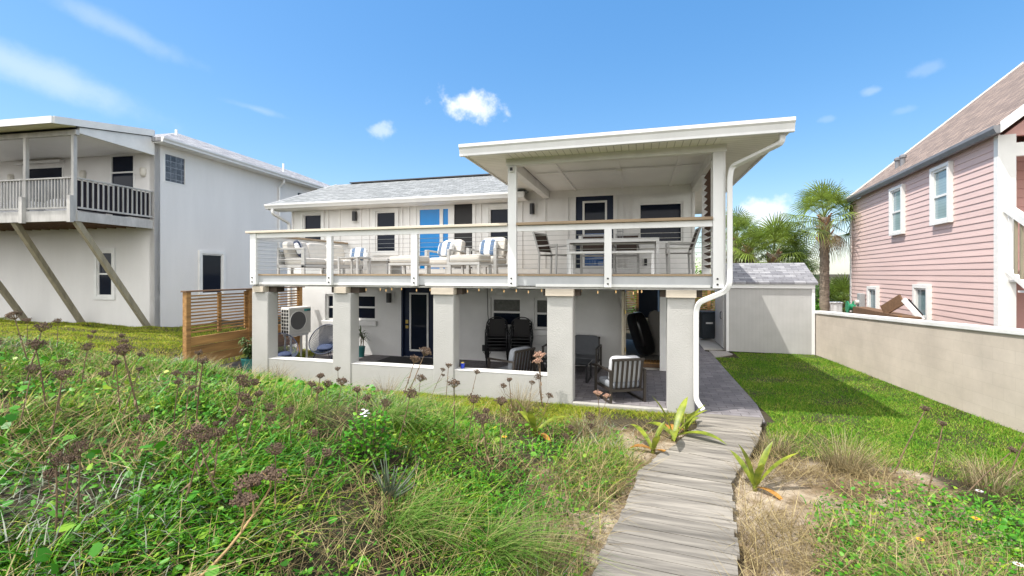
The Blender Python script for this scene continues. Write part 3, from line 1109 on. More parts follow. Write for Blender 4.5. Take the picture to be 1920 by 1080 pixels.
    lwt = MB()
    for a, b in ((-8.14, -6.42), (-5.97, -4.04), (-3.59, -1.69)):
        lwt.box(a, b, 8.465, 8.735, .482, .494)
    P(lwt, 'parapet_cap', 'trim')
    P(MB().box(-1.20, .46, 8.38, 8.50, -.2, .04), 'patio_kerb', mat('grey kerb concrete', (.33, .32, .29), .9, .2, 4, .4, 40), bevel=.01)
    # the corner downspout
    downspout(po, [(2.09, 7.80, 4.56), (2.09, 7.80, 4.42), (1.47, 8.29, 4.20), (1.44, 8.29, 4.0), (1.44, 8.29, 2.24), (1.38, 8.33, 2.12), (.97, 8.36, 1.93), (.93, 8.40, 1.78), (.93, 8.40, .24), (1.03, 8.30, .10)])
    return H


beach_house()

# string lights
def string_lights():
    t = thing('string_lights', 'string of small warm bulbs hung under the deck edge', 'string lights', (-3, 8.85, 2.1))
    wire = MB()
    xs = [-6.0, -5.86, -5.5, -5.36, -5.22, -4.98, -4.62, -4.3, -3.45, -3.2, -2.92, -2.66, -2.4, -2.15, -1.88, -1.1, -.78, -.44, -.12, -.04, .03]
    pts = []
    for i, x in enumerate(xs):
        pts.append((float(x), 8.85, 2.118 + (.016, -.008, .004, -.018, .012)[i % 5]))
    wire.tube(pts, .006, 5)
    wire.build('wire', 'cord', t, world=True)
    for p in pts[1::1]:
        MB().lathe([(.006, .025), (.009, .018), (.0125, -.008), (.010, -.024), (.003, -.030)], 8, (p[0], p[1], p[2] - .045)).build('bulb', 'bulb', t, world=True, smooth=True)


string_lights()

# ------------------------------------------------------------------ left neighbour
def left_house():
    G = .66
    H = thing('stucco_house', 'pale grey stucco house with a cantilevered timber balcony on diagonal braces', 'house', (-15.4, 11.24, G), 4.95)
    B = lambda mb, n, m, p=H, **k: mb.build(n, m, p, **k)
    mb = MB()
    mb.wall(-9, 0, -.6, 6.1, 0, .2, [(-1.78, -.78, 3.6, 5.75), (-5.46, -3.74, 3.6, 5.5), (-2.3, -1.68, 1.0, 2.5)])
    mside = Matrix(((0, -1, 0, 0), (1, 0, 0, .0), (0, 0, 1, 0), (0, 0, 0, 1)))   # canonical x -> +y, outward -y -> +x
    sw = MB().wall(.0, 17, -.6, 6.1, 0, .2, [(.34, 1.15, 4.87, 5.84), (1.80, 2.75, 1.0, 2.5), (7.2, 8.1, 4.75, 5.75)])
    sw.xf(mside)
    mb.add(sw.v, sw.f)
    mb.box(-9, -.2, 16.8, 17, -.6, 6.1)
    B(mb, 'wall', 'lhwall')
    B(MB().box(-9, -.21, .21, 16.79, 3.3, 3.35), 'inner_floor', 'black')
    # windows
    fm = Matrix.Translation((0, .0, 0))
    w = window(H, -1.78, -.78, 3.6, 5.75, fm, fw=.06, split=.72, trim=.0)
    MB().box(-1.95, -.75, -.16, -.02, 5.80, 5.88).build('awning_case', 'trim', w)
    w = window(H, -5.46, -3.74, 3.6, 5.5, fm, sash=False, fw=.07)
    MB().box(-5.75, -3.70, -.16, -.02, 5.58, 5.66).build('awning_case', 'trim', w)
    window(H, -2.3, -1.68, 1.0, 2.5, fm, fw=.05, trim=.12)
    ms = mside @ Matrix.Translation((0, .0, 0))
    window(H, .34, 1.15, 4.87, 5.84, ms, pane='glassblock', sash=False, fw=.03)
    window(H, 1.80, 2.75, 1.0, 2.5, ms, sash=False, fw=.05, trim=.12)
    window(H, 7.2, 8.1, 4.75, 5.75, ms, fw=.05)
    # roof
    e = .38
    x0, x1, y0, y1 = -9.4, e, -.1, 17.4
    ze, zr, xm = 6.22, 8.0, -4.0
    r = MB()
    vs = [(x0, y0, ze - .12), (x1, y0, ze - .12), (x1, y1, ze - .12), (x0, y1, ze - .12), (x0, y0, ze), (x1, y0, ze), (x1, y1, ze), (x0, y1, ze), (xm, 4.5, zr), (xm, 12.8, zr)]
    r.add(vs, [(3, 2, 1, 0), (0, 1, 5, 4), (1, 2, 6, 5), (2, 3, 7, 6), (3, 0, 4, 7), (4, 5, 8), (5, 6, 9, 8), (6, 7, 9), (7, 4, 8, 9)])
    ro = B(r, 'roof', 'shingle_grey')
    g = MB()
    g.prism_y([(e + .005, 6.06), (e + .005, 6.22), (e + .13, 6.22), (e + .13, 6.17), (e + .09, 6.12), (e + .08, 6.06)], -.12, 17.4)
    B(g, 'gutter', 'metalwhite', ro)
    B(MB().box(.01, e, -.05, 17.3, 6.06, 6.095), 'soffit', 'ceiling', ro)
    B(MB().lathe([(.05, -.2), (.05, .35)], 10, (-2.6, 3.2, 7.3)), 'vent_pipe', 'pvc', ro)
    B(MB().lathe([(.05, -.2), (.05, .3)], 10, (-1.5, 8.2, 7.1)), 'vent_pipe', 'pvc', ro)
    # porch roof over the balcony
    pr = MB()
    pr.prism_x([(-2.85, 5.80), (-.0, 6.28), (-.0, 6.46), (-2.85, 5.97)], -9.3, .02)
    B(pr, 'balcony_roof', 'shingle_grey')
    f = MB()
    f.box(-9.3, .03, -2.90, -2.852, 5.79, 5.975)
    f.prism_x([(-2.85, 5.79), (-.05, 6.27), (-.05, 6.475), (-2.85, 5.985)], .022, .06)
    B(f, 'fascia_board', 'trim')
    B(MB().prism_x([(-2.84, 5.785), (-2.3, 5.785 + .08), (-2.3, 5.80 + .09), (-2.84, 5.797)], -9.3, -.0), 'yellowed_soffit', 'yellowsoffit')
    sp = MB().prism_x([(-2.2, 5.72), (-.002, 5.66), (-.002, 6.26), (-2.2, 5.88)], -.10, -.0)
    B(sp, 'side_panel', 'trim')
    B(MB().box(-9.2, -.11, -2.2, -.01, 5.74, 5.78), 'balcony_ceiling', 'ceiling')
    B(MB().box(-9.2, -.0, -2.30, -2.205, 5.66, 5.80), 'front_beam', 'greywood')
    # balcony
    D = MB()
    D.box(-9.2, -.08, -2.30, -2.22, 3.24, 3.54)
    D.box(-.13, -.05, -2.22, -.002, 3.24, 3.52)
    D.box(-9.2, -.14, -2.21, -.002, 3.48, 3.515)
    bo = B(D, 'balcony_deck', 'greywood')
    J = MB()
    for i in range(22):
        x = -.35 - i * .4
        J.box(x - .02, x + .02, -2.21, -.003, 3.27, 3.475)
    B(J, 'joist', 'brown', bo)
    for x in (-.12, -1.84, -3.56, -5.28, -7.0):
        B(MB().box(x - .06, x + .06, -2.40, -2.305, 3.2, 3.95).box(x - .045, x + .045, -2.30, -2.21, 3.54, 5.66), 'balcony_post', 'greywood')
    rl = MB()
    rl.box(-9.2, -.17, -2.31, -2.21, 4.44, 4.48)
    rl.box(-9.2, -.17, -2.285, -2.235, 3.60, 3.65)
    rl.box(-.13, -.05, -2.2, -.01, 4.44, 4.48)
    rl.box(-.11, -.06, -2.2, -.01, 3.60, 3.65)
    ro2 = B(rl, 'balcony_rail', 'greywood')
    for i in range(58):
        x = -.32 - i * .115
        if min(abs(x - q) for q in (-1.84, -3.56, -5.28, -7.0)) < .06:
            continue
        B(MB().box(x - .015, x + .015, -2.28, -2.24, 3.651, 4.439), 'baluster', 'greywood', ro2)
    for i in range(15):
        y = -2.08 + i * .142
        B(MB().box(-.10, -.065, y - .015, y + .015, 3.651, 4.439), 'baluster', 'greywood', ro2)
    B(MB().box(-.16, -.145, -2.15, -.03, 3.56, 4.41), 'privacy_mesh', 'meshblack', ro2)
    for (xa, xb) in ((-.14, -.10), (-2.35, -2.72), (-4.75, -5.1), (-7.2, -7.5)):
        B(MB().bar((xa, -2.2, 3.26), (xb, -.12, -.02), .13, .14), 'brace', 'brace')
    for x in (-.42, -2.88, -6.05):
        b = B(MB().box(x - .06, x + .06, -.03, -.001, 5.02, 5.22), 'wall_light', 'metalwhite')
        b2 = MB().lathe([(.06, -.16), (.10, -.08), (.11, .08), (.08, .15)], 12, (x, -.03, 5.12), sy=.8)
        B(b2, 'lamp_shade', 'roundlight', b, smooth=True)
    downspout_pts = [(.30, 5.9, 6.06), (.30, 5.9, 5.9), (.06, 5.9, 5.7), (.06, 5.9, .0)]
    m = MB().tube(downspout_pts, .05, 8)
    B(m, 'downspout', 'metalwhite')
    # covered furniture on the balcony
    return H


LH = left_house()
MLH = Matrix.Translation((-15.4, 11.24, .66)) @ Matrix.Rotation(R(4.95), 4, 'Z')


def covered_furniture():
    for k, (x, w, h, lab) in enumerate(((-1.45, 1.5, .52, 'right one of the white covered seats behind the balcony balusters'), (-3.4, 1.5, .50, 'left one of the white covered seats behind the balcony balusters'))):
        p = MLH @ Vector((x, -1.25, 3.516))
        o = MB().puff((0, 0, h / 2), (w, .9, h * 1.02), .4, 20, 12).build('covered_seat', 'cover', None, smooth=True)
        o.location = p
        o.rotation_euler = (0, 0, R(4.95))
        tag(o, lab, 'covered seat', 'covered seats on the neighbour balcony')


covered_furniture()

# ------------------------------------------------------------------ pink house
def pink_house():
    H = thing('pink_house', 'pink clapboard house with brown shingle roof beyond the block wall', 'house', (6.82, 11.27, 0), -6.14)
    B = lambda mb, n, m, p=H, **k: mb.build(n, m, p, **k)
    Ld, Wd, ZE = 9.16, 10.0, 5.15
    core = MB()
    core.box(.03, .2, .02, Ld - .02, -.1, ZE)
    core.box(.2, Wd, Ld - .2, Ld - .02, -.1, ZE)
    core.box(.35, Wd, 1.6, 1.75, -.1, ZE)
    core.prism_y([(.1, ZE), (Wd, ZE), (Wd / 2, ZE + 4.25)], Ld - .2, Ld - .05)
    core.prism_y([(.1, ZE), (Wd, ZE), (Wd / 2, ZE + 4.25)], .1, .2)
    B(core, 'wall', 'pinkwall')
    sd = MB()
    n = 37
    for i in range(n):
        z = i * .14
        sd.add([(.0, 0, z), (.0, Ld, z), (.014, Ld, z + .14), (.014, 0, z + .14), (.03, 0, z), (.03, Ld, z), (.03, Ld, z + .14), (.03, 0, z + .14)],
               [(0, 3, 2, 1), (0, 1, 5, 4), (3, 7, 6, 2), (0, 4, 7, 3), (1, 2, 6, 5)])
    B(sd, 'clapboards', 'pinkboard')
    gsd = MB()
    for i in range(12):
        z = .3 + i * .2
        gsd.box(.4, Wd, 1.58, 1.599, z + 2.4, z + 2.585)
    B(gsd, 'porch_clapboards', 'pinkwall')
    tr = MB()
    tr.box(-.02, .04, -.04, .10, -.1, ZE)
    tr.box(.041, .25, -.04, .05, -.1, ZE)
    B(MB().box(-.02, .04, Ld - .1, Ld + .03, -.1, ZE), 'corner_board', 'pinktrim')
    tr.box(.252, 3, -.03, .05, 4.72, 4.98)
    B(tr, 'corner_board', 'pinktrim')
    # roof : 41 degree gable, ridge along the house
    sl = math.tan(R(40.8))
    r = MB()
    o = .06
    t = .14
    xr = Wd / 2
    r.prism_y([(-.10, ZE - .10 * 0 + .02), (xr, ZE + .02 + (xr + .1) * sl), (Wd + .1, ZE + .02), (Wd + .1, ZE + .02 + t), (xr, ZE + .02 + (xr + .1) * sl + t), (-.10, ZE + .02 + t)], -.32, Ld + .12)
    ro = B(r, 'roof', 'shingle_brown')
    g = MB()
    g.prism_y([(-.105, ZE - .02), (-.105, ZE + .13), (-.22, ZE + .13), (-.22, ZE + .07), (-.18, ZE - .02)], -.33, Ld + .13)
    B(g, 'gutter', 'gutterdark', ro)
    rk = MB()
    for yy in (-.36, Ld + .122):
        rk = MB()
        rk.prism_y([(-.12, ZE - .02), (xr, ZE - .02 + (xr + .12) * sl), (xr, ZE + .20 + (xr + .12) * sl), (-.12, ZE + .19)], yy, yy + .036)
        B(rk, 'rake_board', 'pinktrim', ro)
    for y in (6.05, 6.45):
        B(MB().lathe([(.07, 0), (.07, .42), (.10, .44), (.10, .5), (.04, .55)], 10, (.55, y, ZE + .5)), 'vent_pipe', 'gutterdark', ro)
    # windows on the side wall (facing -x): canonical x -> -y
    mside = Matrix(((0, 1, 0, -.045), (-1, 0, 0, 0), (0, 0, 1, 0), (0, 0, 0, 1)))
    for (ya, yb, z0, z1, tm) in ((1.76, 2.52, 3.70, 4.96, .08), (4.34, 5.10, 3.64, 4.90, .08), (2.80, 3.48, .62, 2.04, .09), (6.30, 7.0, .5, 1.90, .09)):
        window(H, -yb, -ya, z0, z1, mside, pane='blinds' if z0 > 2 else 'glassteal', fw=.05, trim=tm, trimmat='pinktrim', split=.48)
    # landing and stair rail
    st = MB()
    st.box(.43, 3, .06, 1.58, 2.36, 2.48)
    B(st, 'landing', 'pinktrim')
    rs = MB()
    rs.bar((.10, -.08, 3.70), (.10, -3.0, 2.05), .10, .14)
    rs.bar((.10, -.08, 2.50), (.10, -3.0, .85), .06, .10)
    ro2 = B(rs, 'stair_rail', 'pinktrim')
    for i in range(16):
        y = -.16 - i * .17
        z = 3.70 + (y + .08) * .565
        B(MB().box(.08, .12, y - .02, y + .02, z - 1.18, z - .06), 'baluster', 'brace' if i % 3 else 'trim', ro2)
    stp = MB()
    for i in range(11):
        stp.box(.14, 1.3, -.30 - i * .28, -.03 - i * .28, 2.26 - i * .20, 2.30 - i * .20)
    B(stp, 'stair_tread', 'pinktrim')
    lamp = MB().lathe([(.03, .12), (.12, .06), (.12, -.10), (.02, -.13)], 12, (.75, 1.5, 4.05))
    B(lamp, 'wall_light', 'roundlight')
    # electric meter
    mt = MB().box(-.17, -.002, 7.5, 7.8, 1.16, 1.72)
    mo = B(mt, 'meter_box', mat('grey meter enamel', (.33, .34, .34), .5), bevel=.02)
    B(MB().lathe([(.085, 0), (.085, .10)], 14).xf(Matrix.Translation((-.17, 7.65, 1.4)) @ Matrix.Rotation(R(-90), 4, 'Y')), 'dial', 'roundlight', mo)
    B(MB().tube([(-.08, 7.65, 1.16), (-.08, 7.65, 0)], .07, 8), 'conduit', 'brown', mo)
    return H


pink_house()
MPH = Matrix.Translation((6.82, 11.27, 0)) @ Matrix.Rotation(R(-6.14), 4, 'Z')

# block wall -----------------------------------------------------------------
def block_wall():
    a, b = Vector((4.97, 15.35, 0)), Vector((5.56, 8.68, 0))
    d = (b - a).normalized()
    e = a + d * 12.5
    ang = math.degrees(math.atan2(d.y, d.x)) + 90
    t = thing('block_wall', 'low cream painted block wall with a white coping on the right of the lawn', 'wall', a, ang)
    # local -y runs towards the camera
    ln = 12.5
    s = (1.48 - 1.24) / 6.7
    z0, z1 = 1.24, 1.24 + s * ln
    mb = MB()
    vs = [(0, 0, -.3), (.2, 0, -.3), (.2, -ln, -.3), (0, -ln, -.3), (0, 0, z0), (.2, 0, z0), (.2, -ln, z1), (0, -ln, z1)]
    mb.add(vs, [(0, 1, 2, 3), (7, 6, 5, 4), (0, 4, 5, 1), (1, 5, 6, 2), (2, 6, 7, 3), (3, 7, 4, 0)])
    mb.build('blocks', 'blocks', t)
    c = MB()
    vs = [(-.03, .02, z0 + .003), (.23, .02, z0 + .003), (.23, -ln, z1 + .003), (-.03, -ln, z1 + .003)]
    vs += [(x, y, z + .085) for x, y, z in vs]
    c.add(vs, [(3, 2, 1, 0), (4, 5, 6, 7), (0, 1, 5, 4), (1, 2, 6, 5), (2, 3, 7, 6), (3, 0, 4, 7)])
    c.build('coping', 'capwhite', t, bevel=.012)


block_wall()
tag(MB().box(4.965, 5.06, 15.40, 15.50, -.1, 1.25).build('fence_post', 'brown'), 'short brown timber post between the shed and the block wall end', 'post')

# shed --------------------------------------------------------------------------
def shed():
    t = thing('garden_shed', 'pale grey garden shed with vertical grooved panels and shingle roof', 'shed', (3.75, 15.3, 0))
    B = lambda mb, n, m, p=t, **k: mb.build(n, m, p, world=True, **k)
    B(MB().box(2.58, 4.93, 15.30, 15.34, .03, 2.10), 'front_panel', 'shedwall')
    B(MB().box(2.58, 2.62, 15.345, 17.45, .03, 2.10).box(4.89, 4.93, 15.345, 17.45, .03, 2.10).box(2.62, 4.89, 17.41, 17.45, .03, 2.1), 'side_panel', 'shedside')
    g = MB().prism_x([(15.35, 2.1), (17.4, 2.1), (16.4, 2.66)], 2.59, 2.62)
    g.prism_x([(15.35, 2.1), (17.4, 2.1), (16.4, 2.66)], 4.89, 4.92)
    B(g, 'gable', 'shedside')
    tr = MB()
    tr.box(2.56, 2.63, 15.275, 15.299, .03, 2.08)
    tr.box(4.87, 4.95, 15.275, 15.299, .03, 2.08)
    tr.box(2.56, 4.95, 15.255, 15.2745, 1.98, 2.11)
    tr.box(2.565, 2.579, 15.30, 15.38, .03, 2.1)
    B(tr, 'corner_trim', 'pvc')
    d = B(MB().box(2.545, 2.578, 15.75, 17.35, .06, 2.0), 'door', 'pvc')
    B(MB().tube([(2.53, 16.0, .95), (2.50, 16.0, 1.0), (2.50, 16.0, 1.15), (2.53, 16.0, 1.2)], .012, 6), 'handle', 'black', d)
    r = MB().prism_x([(15.20, 2.10), (16.4, 2.70), (17.6, 2.10), (17.6, 2.16), (16.4, 2.765), (15.20, 2.16)], 2.50, 5.01)
    B(r, 'roof', 'shingle_shed')


shed()

# timber screen beside the left column, back fence, gate ---------------------------
def slat_fence(name, label, p0, p1, z0, z1, zsolid, posts, battens, gap=.075, cat='fence', post=.11, grp=None):
    a, b = Vector((*p0, 0)), Vector((*p1, 0))
    d = b - a
    ln = d.length
    t = thing(name, label, cat, (*p0, z0), math.degrees(math.atan2(d.y, d.x)), grp)
    for s in posts:
        MB().box(s * ln - post / 2, s * ln + post / 2, -post / 2, post / 2, -.2, z1 - z0).build('post', 'fence', t)
    h0 = .12
    pl = MB()
    z = h0
    while z < zsolid - z0 - .05:
        zz = min(z + .215, zsolid - z0)
        pl.box(post / 2 + .002, ln - post / 2 - .002, -.02, .02, z, zz - .012)
        z += .215
    if zsolid > z0 + .2:
        pl.build('board', 'fence', t)
    sl = MB()
    z = max(zsolid - z0, .1) + .05
    while z < z1 - z0 - .05:
        sl.box(post / 2 + .002, ln - post / 2 - .002, -.02, .005, z, z + .034)
        z += gap
    sl.build('slats', 'fence', t)
    for s in battens:
        MB().box(s * ln - .045, s * ln + .045, .0055, .045, max(zsolid - z0, .1), z1 - z0 - .03).build('batten', 'fence', t)
    MB().box(-post / 2 - .03, ln + post / 2 + .03, -.08, .08, z1 - z0 + .002, z1 - z0 + .035).build('cap_board', 'brown', t)


slat_fence('privacy_screen', 'honey coloured timber privacy screen with slats over boards left of the columns', (-9.80, 7.86), (-9.86, 11.5), .22, 2.0, 1.02, (0, .475, .985), (.235, .45, .72))
slat_fence('slat_fence', 'tall slatted timber fence at the far end of the side path', (-.6, 18.9), (3.6, 18.9), .0, 1.95, .1, (0, .25, .5, .75, 1), (.12, .37, .62, .87), gap=.07)
slat_fence('side_gate', 'slatted timber gate standing open at the back corner of the house', (1.42, 16.4), (1.48, 17.5), .05, 1.9, .5, (0, 1), (.5,), gap=.09, cat='gate', post=.07)

# ------------------------------------------------------------------ furniture on the upper deck
FZ = 2.402      # deck floor


def deck_sofa():
    t = thing('outdoor_sofa', 'long white framed outdoor sofa with beige cushions along the left deck rail', 'sofa', (-8.36, 8.95, FZ), 0)
    # local: back at x=0, seat towards +x, length along y
    Ln, Dp = 2.35, .78
    f = MB()
    f.box(.02, Dp, 0, Ln, .16, .23)
    f.build('frame', 'alu', t)
    f = MB()
    f.box(.02, .06, .05, Ln - .05, .23, .55)
    f.build('back_frame', 'alu', t)
    for y in (0, Ln - .05):
        a = MB().box(0, Dp, y, y + .05, .58, .63).box(0, .05, y, y + .05, 0, .58).box(Dp - .09, Dp, y, y + .05, 0, .58)
        a.box(.05, Dp - .09, y, y + .03, .33, .37)
        a.build('armrest', 'alu', t, bevel=.006)
    for y in (Ln / 3, 2 * Ln / 3):
        MB().box(Dp - .08, Dp - .03, y - .025, y + .025, 0, .16).build('leg', 'alu', t)
    w = (Ln - .14) / 3
    for i in range(3):
        c = .07 + w * (i + .5)
        MB().puff((.44, c, .31), (.66, w - .01, .17), .22, 24, 12).build('seat_cushion', 'cushion', t, smooth=True)
        MB().puff((.17, c, .58), (.17, w - .015, .46), .28, 20, 14, Matrix.Rotation(R(-12), 3, 'Y')).build('back_cushion', 'cushion', t, smooth=True)
    p = MB().puff((0, 0, 0), (.15, .44, .42), .5, 20, 14).build('throw_pillow', 'stripesofa', None, smooth=True)
    p.location = (-7.98, 9.26, FZ + .62)
    p.rotation_euler = (0, R(-20), R(30))
    tag(p, 'navy and white striped pillow at the near end of the long sofa', 'pillow', 'striped pillows on the deck')


deck_sofa()


def striped_pillow(loc, rot, label, w=.46, h=.38):
    p = MB().puff((0, 0, 0), (w, .16, h), .45, 24, 14).build('throw_pillow', 'stripe', None, smooth=True)
    p.location = loc
    p.rotation_euler = rot
    tag(p, label, 'pillow', 'striped pillows on the deck')


def lounge_chair():
    t = thing('lounge_chair', 'white framed lounge chair with striped pillow left of the porch post', 'armchair', (0, 0, FZ), 0, 'lounge chairs with ottomans on the deck')
    # faces -y
    w, d = .80, .80
    for s in (-1, 1):
        x = s * (w / 2 - .04)
        a = MB().box(x - .04, x + .04, -d / 2, -d / 2 + .09, 0, .60)
        a.box(x - .04, x + .04, d / 2 - .06, d / 2, 0, .55)
        a.bar((x, -d / 2 + .05, .585), (x, d / 2 - .02, .53), .08, .035)
        a.build('armrest', 'alu', t, bevel=.006)
    f = MB().box(-w / 2 + .08, w / 2 - .08, -d / 2 + .03, d / 2 - .06, .17, .23)
    f.build('frame', 'alu', t)
    f = MB()
    for i in range(5):
        x = -.24 + i * .12
        f.bar((x, d / 2 - .14, .24), (x, d / 2 + .0, .66), .03, .02)
    f.bar((-.31, d / 2 + .0, .66), (.31, d / 2 + .0, .66), .04, .03)
    f.build('back_frame', 'alu', t)
    MB().puff((0, -.04, .32), (w - .17, .66, .18), .22, 24, 12).build('seat_cushion', 'cushion', t, smooth=True)
    MB().puff((0, .22, .62), (w - .18, .18, .50), .26, 24, 12, Matrix.Rotation(R(-14), 3, 'X')).build('back_cushion', 'cushion', t, smooth=True)
    return t


LC = lounge_chair()
LC.location = (-3.36, 10.05, FZ)
LC.rotation_euler = (0, 0, R(-12))
dup(LC, (-4.60, 10.45, FZ), -18, 'white framed lounge chair with striped pillow in front of the blue slider')
striped_pillow((-3.40, 10.08, FZ + .63), (R(-16), 0, R(-12)), 'striped pillow on the lounge chair next to the porch post')
striped_pillow((-4.66, 10.48, FZ + .63), (R(-16), 0, R(-18)), 'striped pillow on the lounge chair in front of the blue slider')
striped_pillow((-7.55, 11.05, FZ + .56), (R(-14), 0, R(8)), 'striped pillow at the far end of the deck sofa behind the side table', .48, .36)


def ottoman():
    t = thing('ottoman', 'beige cushioned ottoman in front of the lounge chair by the porch post', 'ottoman', (0, 0, FZ), 0, 'ottomans on the deck')
    w, d = .74, .58
    MB().box(-w / 2, w / 2, -d / 2, d / 2, .20, .255).build('frame', 'alu', t, bevel=.005)
    for sx in (-1, 1):
        for sy in (-1, 1):
            x, y = sx * (w / 2 - .025), sy * (d / 2 - .025)
            MB().box(x - .025, x + .025, y - .025, y + .025, 0, .20).build('leg', 'alu', t)
    MB().puff((0, 0, .335), (w + .01, d + .01, .17), .2, 28, 12).build('seat_cushion', 'cushion', t, smooth=True)
    return t


OT = ottoman()
OT.location = (-3.52, 9.20, FZ)
OT.rotation_euler = (0, 0, R(-8))
dup(OT, (-5.05, 9.35, FZ), -8, 'beige cushioned ottoman in front of the lounge chair at the blue slider')


def side_table():
    t = thing('side_table', 'small white side table by the deck sofa', 'side table', (-6.50, 9.35, FZ), 0)
    MB().box(-.27, .27, -.27, .27, .37, .405).build('tabletop', 'alu', t, bevel=.005)
    for sx in (-1, 1):
        for sy in (-1, 1):
            x, y = sx * .245, sy * .245
            MB().box(x - .022, x + .022, y - .022, y + .022, 0, .37).build('leg', 'alu', t)
    c = MB().lathe([(.04, 0), (.055, .02), (.055, .10), (.05, .105)], 16).build('cup', 'pvc', None, smooth=False)
    c.location = (-6.28, 9.5, FZ + .406)
    tag(c, 'white cup standing on the small side table', 'cup')
    t = thing('coffee_table', 'low grey slab coffee table beside the sofa', 'coffee table', (-6.35, 10.45, FZ), 6)
    MB().box(-.32, .32, -.55, .55, .33, .385).build('tabletop', 'greywood', t, bevel=.005)
    for sy in (-1, 1):
        MB().box(-.26, .26, sy * .42 - .04, sy * .42 + .04, 0, .33).build('leg', 'alu', t)


side_table()


def dining_set():
    t = thing('dining_table', 'long white metal dining table on the covered porch', 'table', (-.555, 9.95, FZ), 0)
    mb = MB()
    for i in range(9):
        y0 = -.43 + i * .0955
        mb.box(-.89, .89, y0, y0 + .088, .705, .735)
    mb.build('tabletop', 'greywood', t)
    f = MB()
    f.box(-.925, .925, -.45, -.4305, .66, .74).box(-.925, .925, .4305, .45, .66, .74).box(-.925, -.895, -.43, .43, .66, .74).box(.895, .925, -.43, .43, .66, .74)
    f.build('apron', 'metalwhite', t, bevel=.004)
    for sx in (-1, 1):
        for sy in (-1, 1):
            x, y = sx * .895, sy * .42
            MB().box(x - .03, x + .03, y - .03, y + .03, 0, .66).build('leg', 'metalwhite', t)
    t = thing('bench', 'white metal bench on the near side of the dining table', 'bench', (-.545, 9.03, FZ), 0)
    MB().box(-.80, .80, -.16, .16, .405, .45).build('seat', 'metalwhite', t, bevel=.004)
    for sx in (-1, 1):
        for sy in (-1, 1):
            x, y = sx * .775, sy * .135
            MB().box(x - .025, x + .025, y - .025, y + .025, 0, .405).build('leg', 'metalwhite', t)
    # lantern on the table
    t = thing('lantern', 'small wire lantern standing on the dining table', 'lantern', (-.42, 10.2, FZ + .741), 0)
    MB().lathe([(.07, 0), (.07, .012)], 14).build('base', 'steel', t)
    g = MB()
    for i in range(8):
        a = i * math.pi / 4
        g.tube([(.065 * math.cos(a), .065 * math.sin(a), .012), (.065 * math.cos(a), .065 * math.sin(a), .30)], .004, 4)
    for z in (.10, .2, .30):
        g.tube([(.066 * math.cos(i * math.pi / 8), .066 * math.sin(i * math.pi / 8), z) for i in range(16)], .004, 4, closed=True)
    g.build('cage', 'steel', t)


dining_set()


def dining_chair():
    t = thing('dining_chair', 'white framed dining chair with dark sling at the left end of the table', 'chair', (-1.85, 9.95, FZ), 90, 'dining chairs round the porch table')
    # faces -y; back at +y
    w = .52
    for s in (-1, 1):
        x = s * w / 2
        f = MB().bar((x, -.22, 0), (x, -.24, .64), .03, .035, (0, 1, 0))
        f.bar((x, -.255, .64), (x, .24, .62), .04, .03)
        f.bar((x, .22, 0), (x, .20, .45), .03, .035, (0, 1, 0))
        f.bar((x, .20, .45), (x, .36, .94), .03, .035, (0, 1, 0))
        f.build('side_frame', 'alu', t)
    f = MB().box(-w / 2 + .016, w / 2 - .016, -.235, -.205, .40, .44).box(-w / 2 + .016, w / 2 - .016, .185, .215, .41, .44)
    f.bar((-w / 2 + .016, .352, .92), (w / 2 - .016, .352, .92), .03, .03)
    f.build('cross_bar', 'alu', t)
    MB().box(-w / 2 + .018, w / 2 - .018, -.2, .18, .428, .436).build('seat', 'slingdark', t)
    MB().bar((0, .205, .50), (0, .343, .90), w - .036, .008, (0, 1, 0)).build('backrest', 'slingbrown', t)
    return t


DC = dining_chair()
DC.rotation_euler = (0, 0, R(70))
dup(DC, (.78, 9.85, FZ), -88, 'white framed dining chair at the right end of the table')
dup(DC, (-1.05, 10.62, FZ), 4, 'white framed dining chair behind the table in front of the navy door')
dup(DC, (-.30, 10.62, FZ), -3, 'white framed dining chair behind the table just right of the middle rail post')

# ------------------------------------------------------------------ patio things
PZ = .032


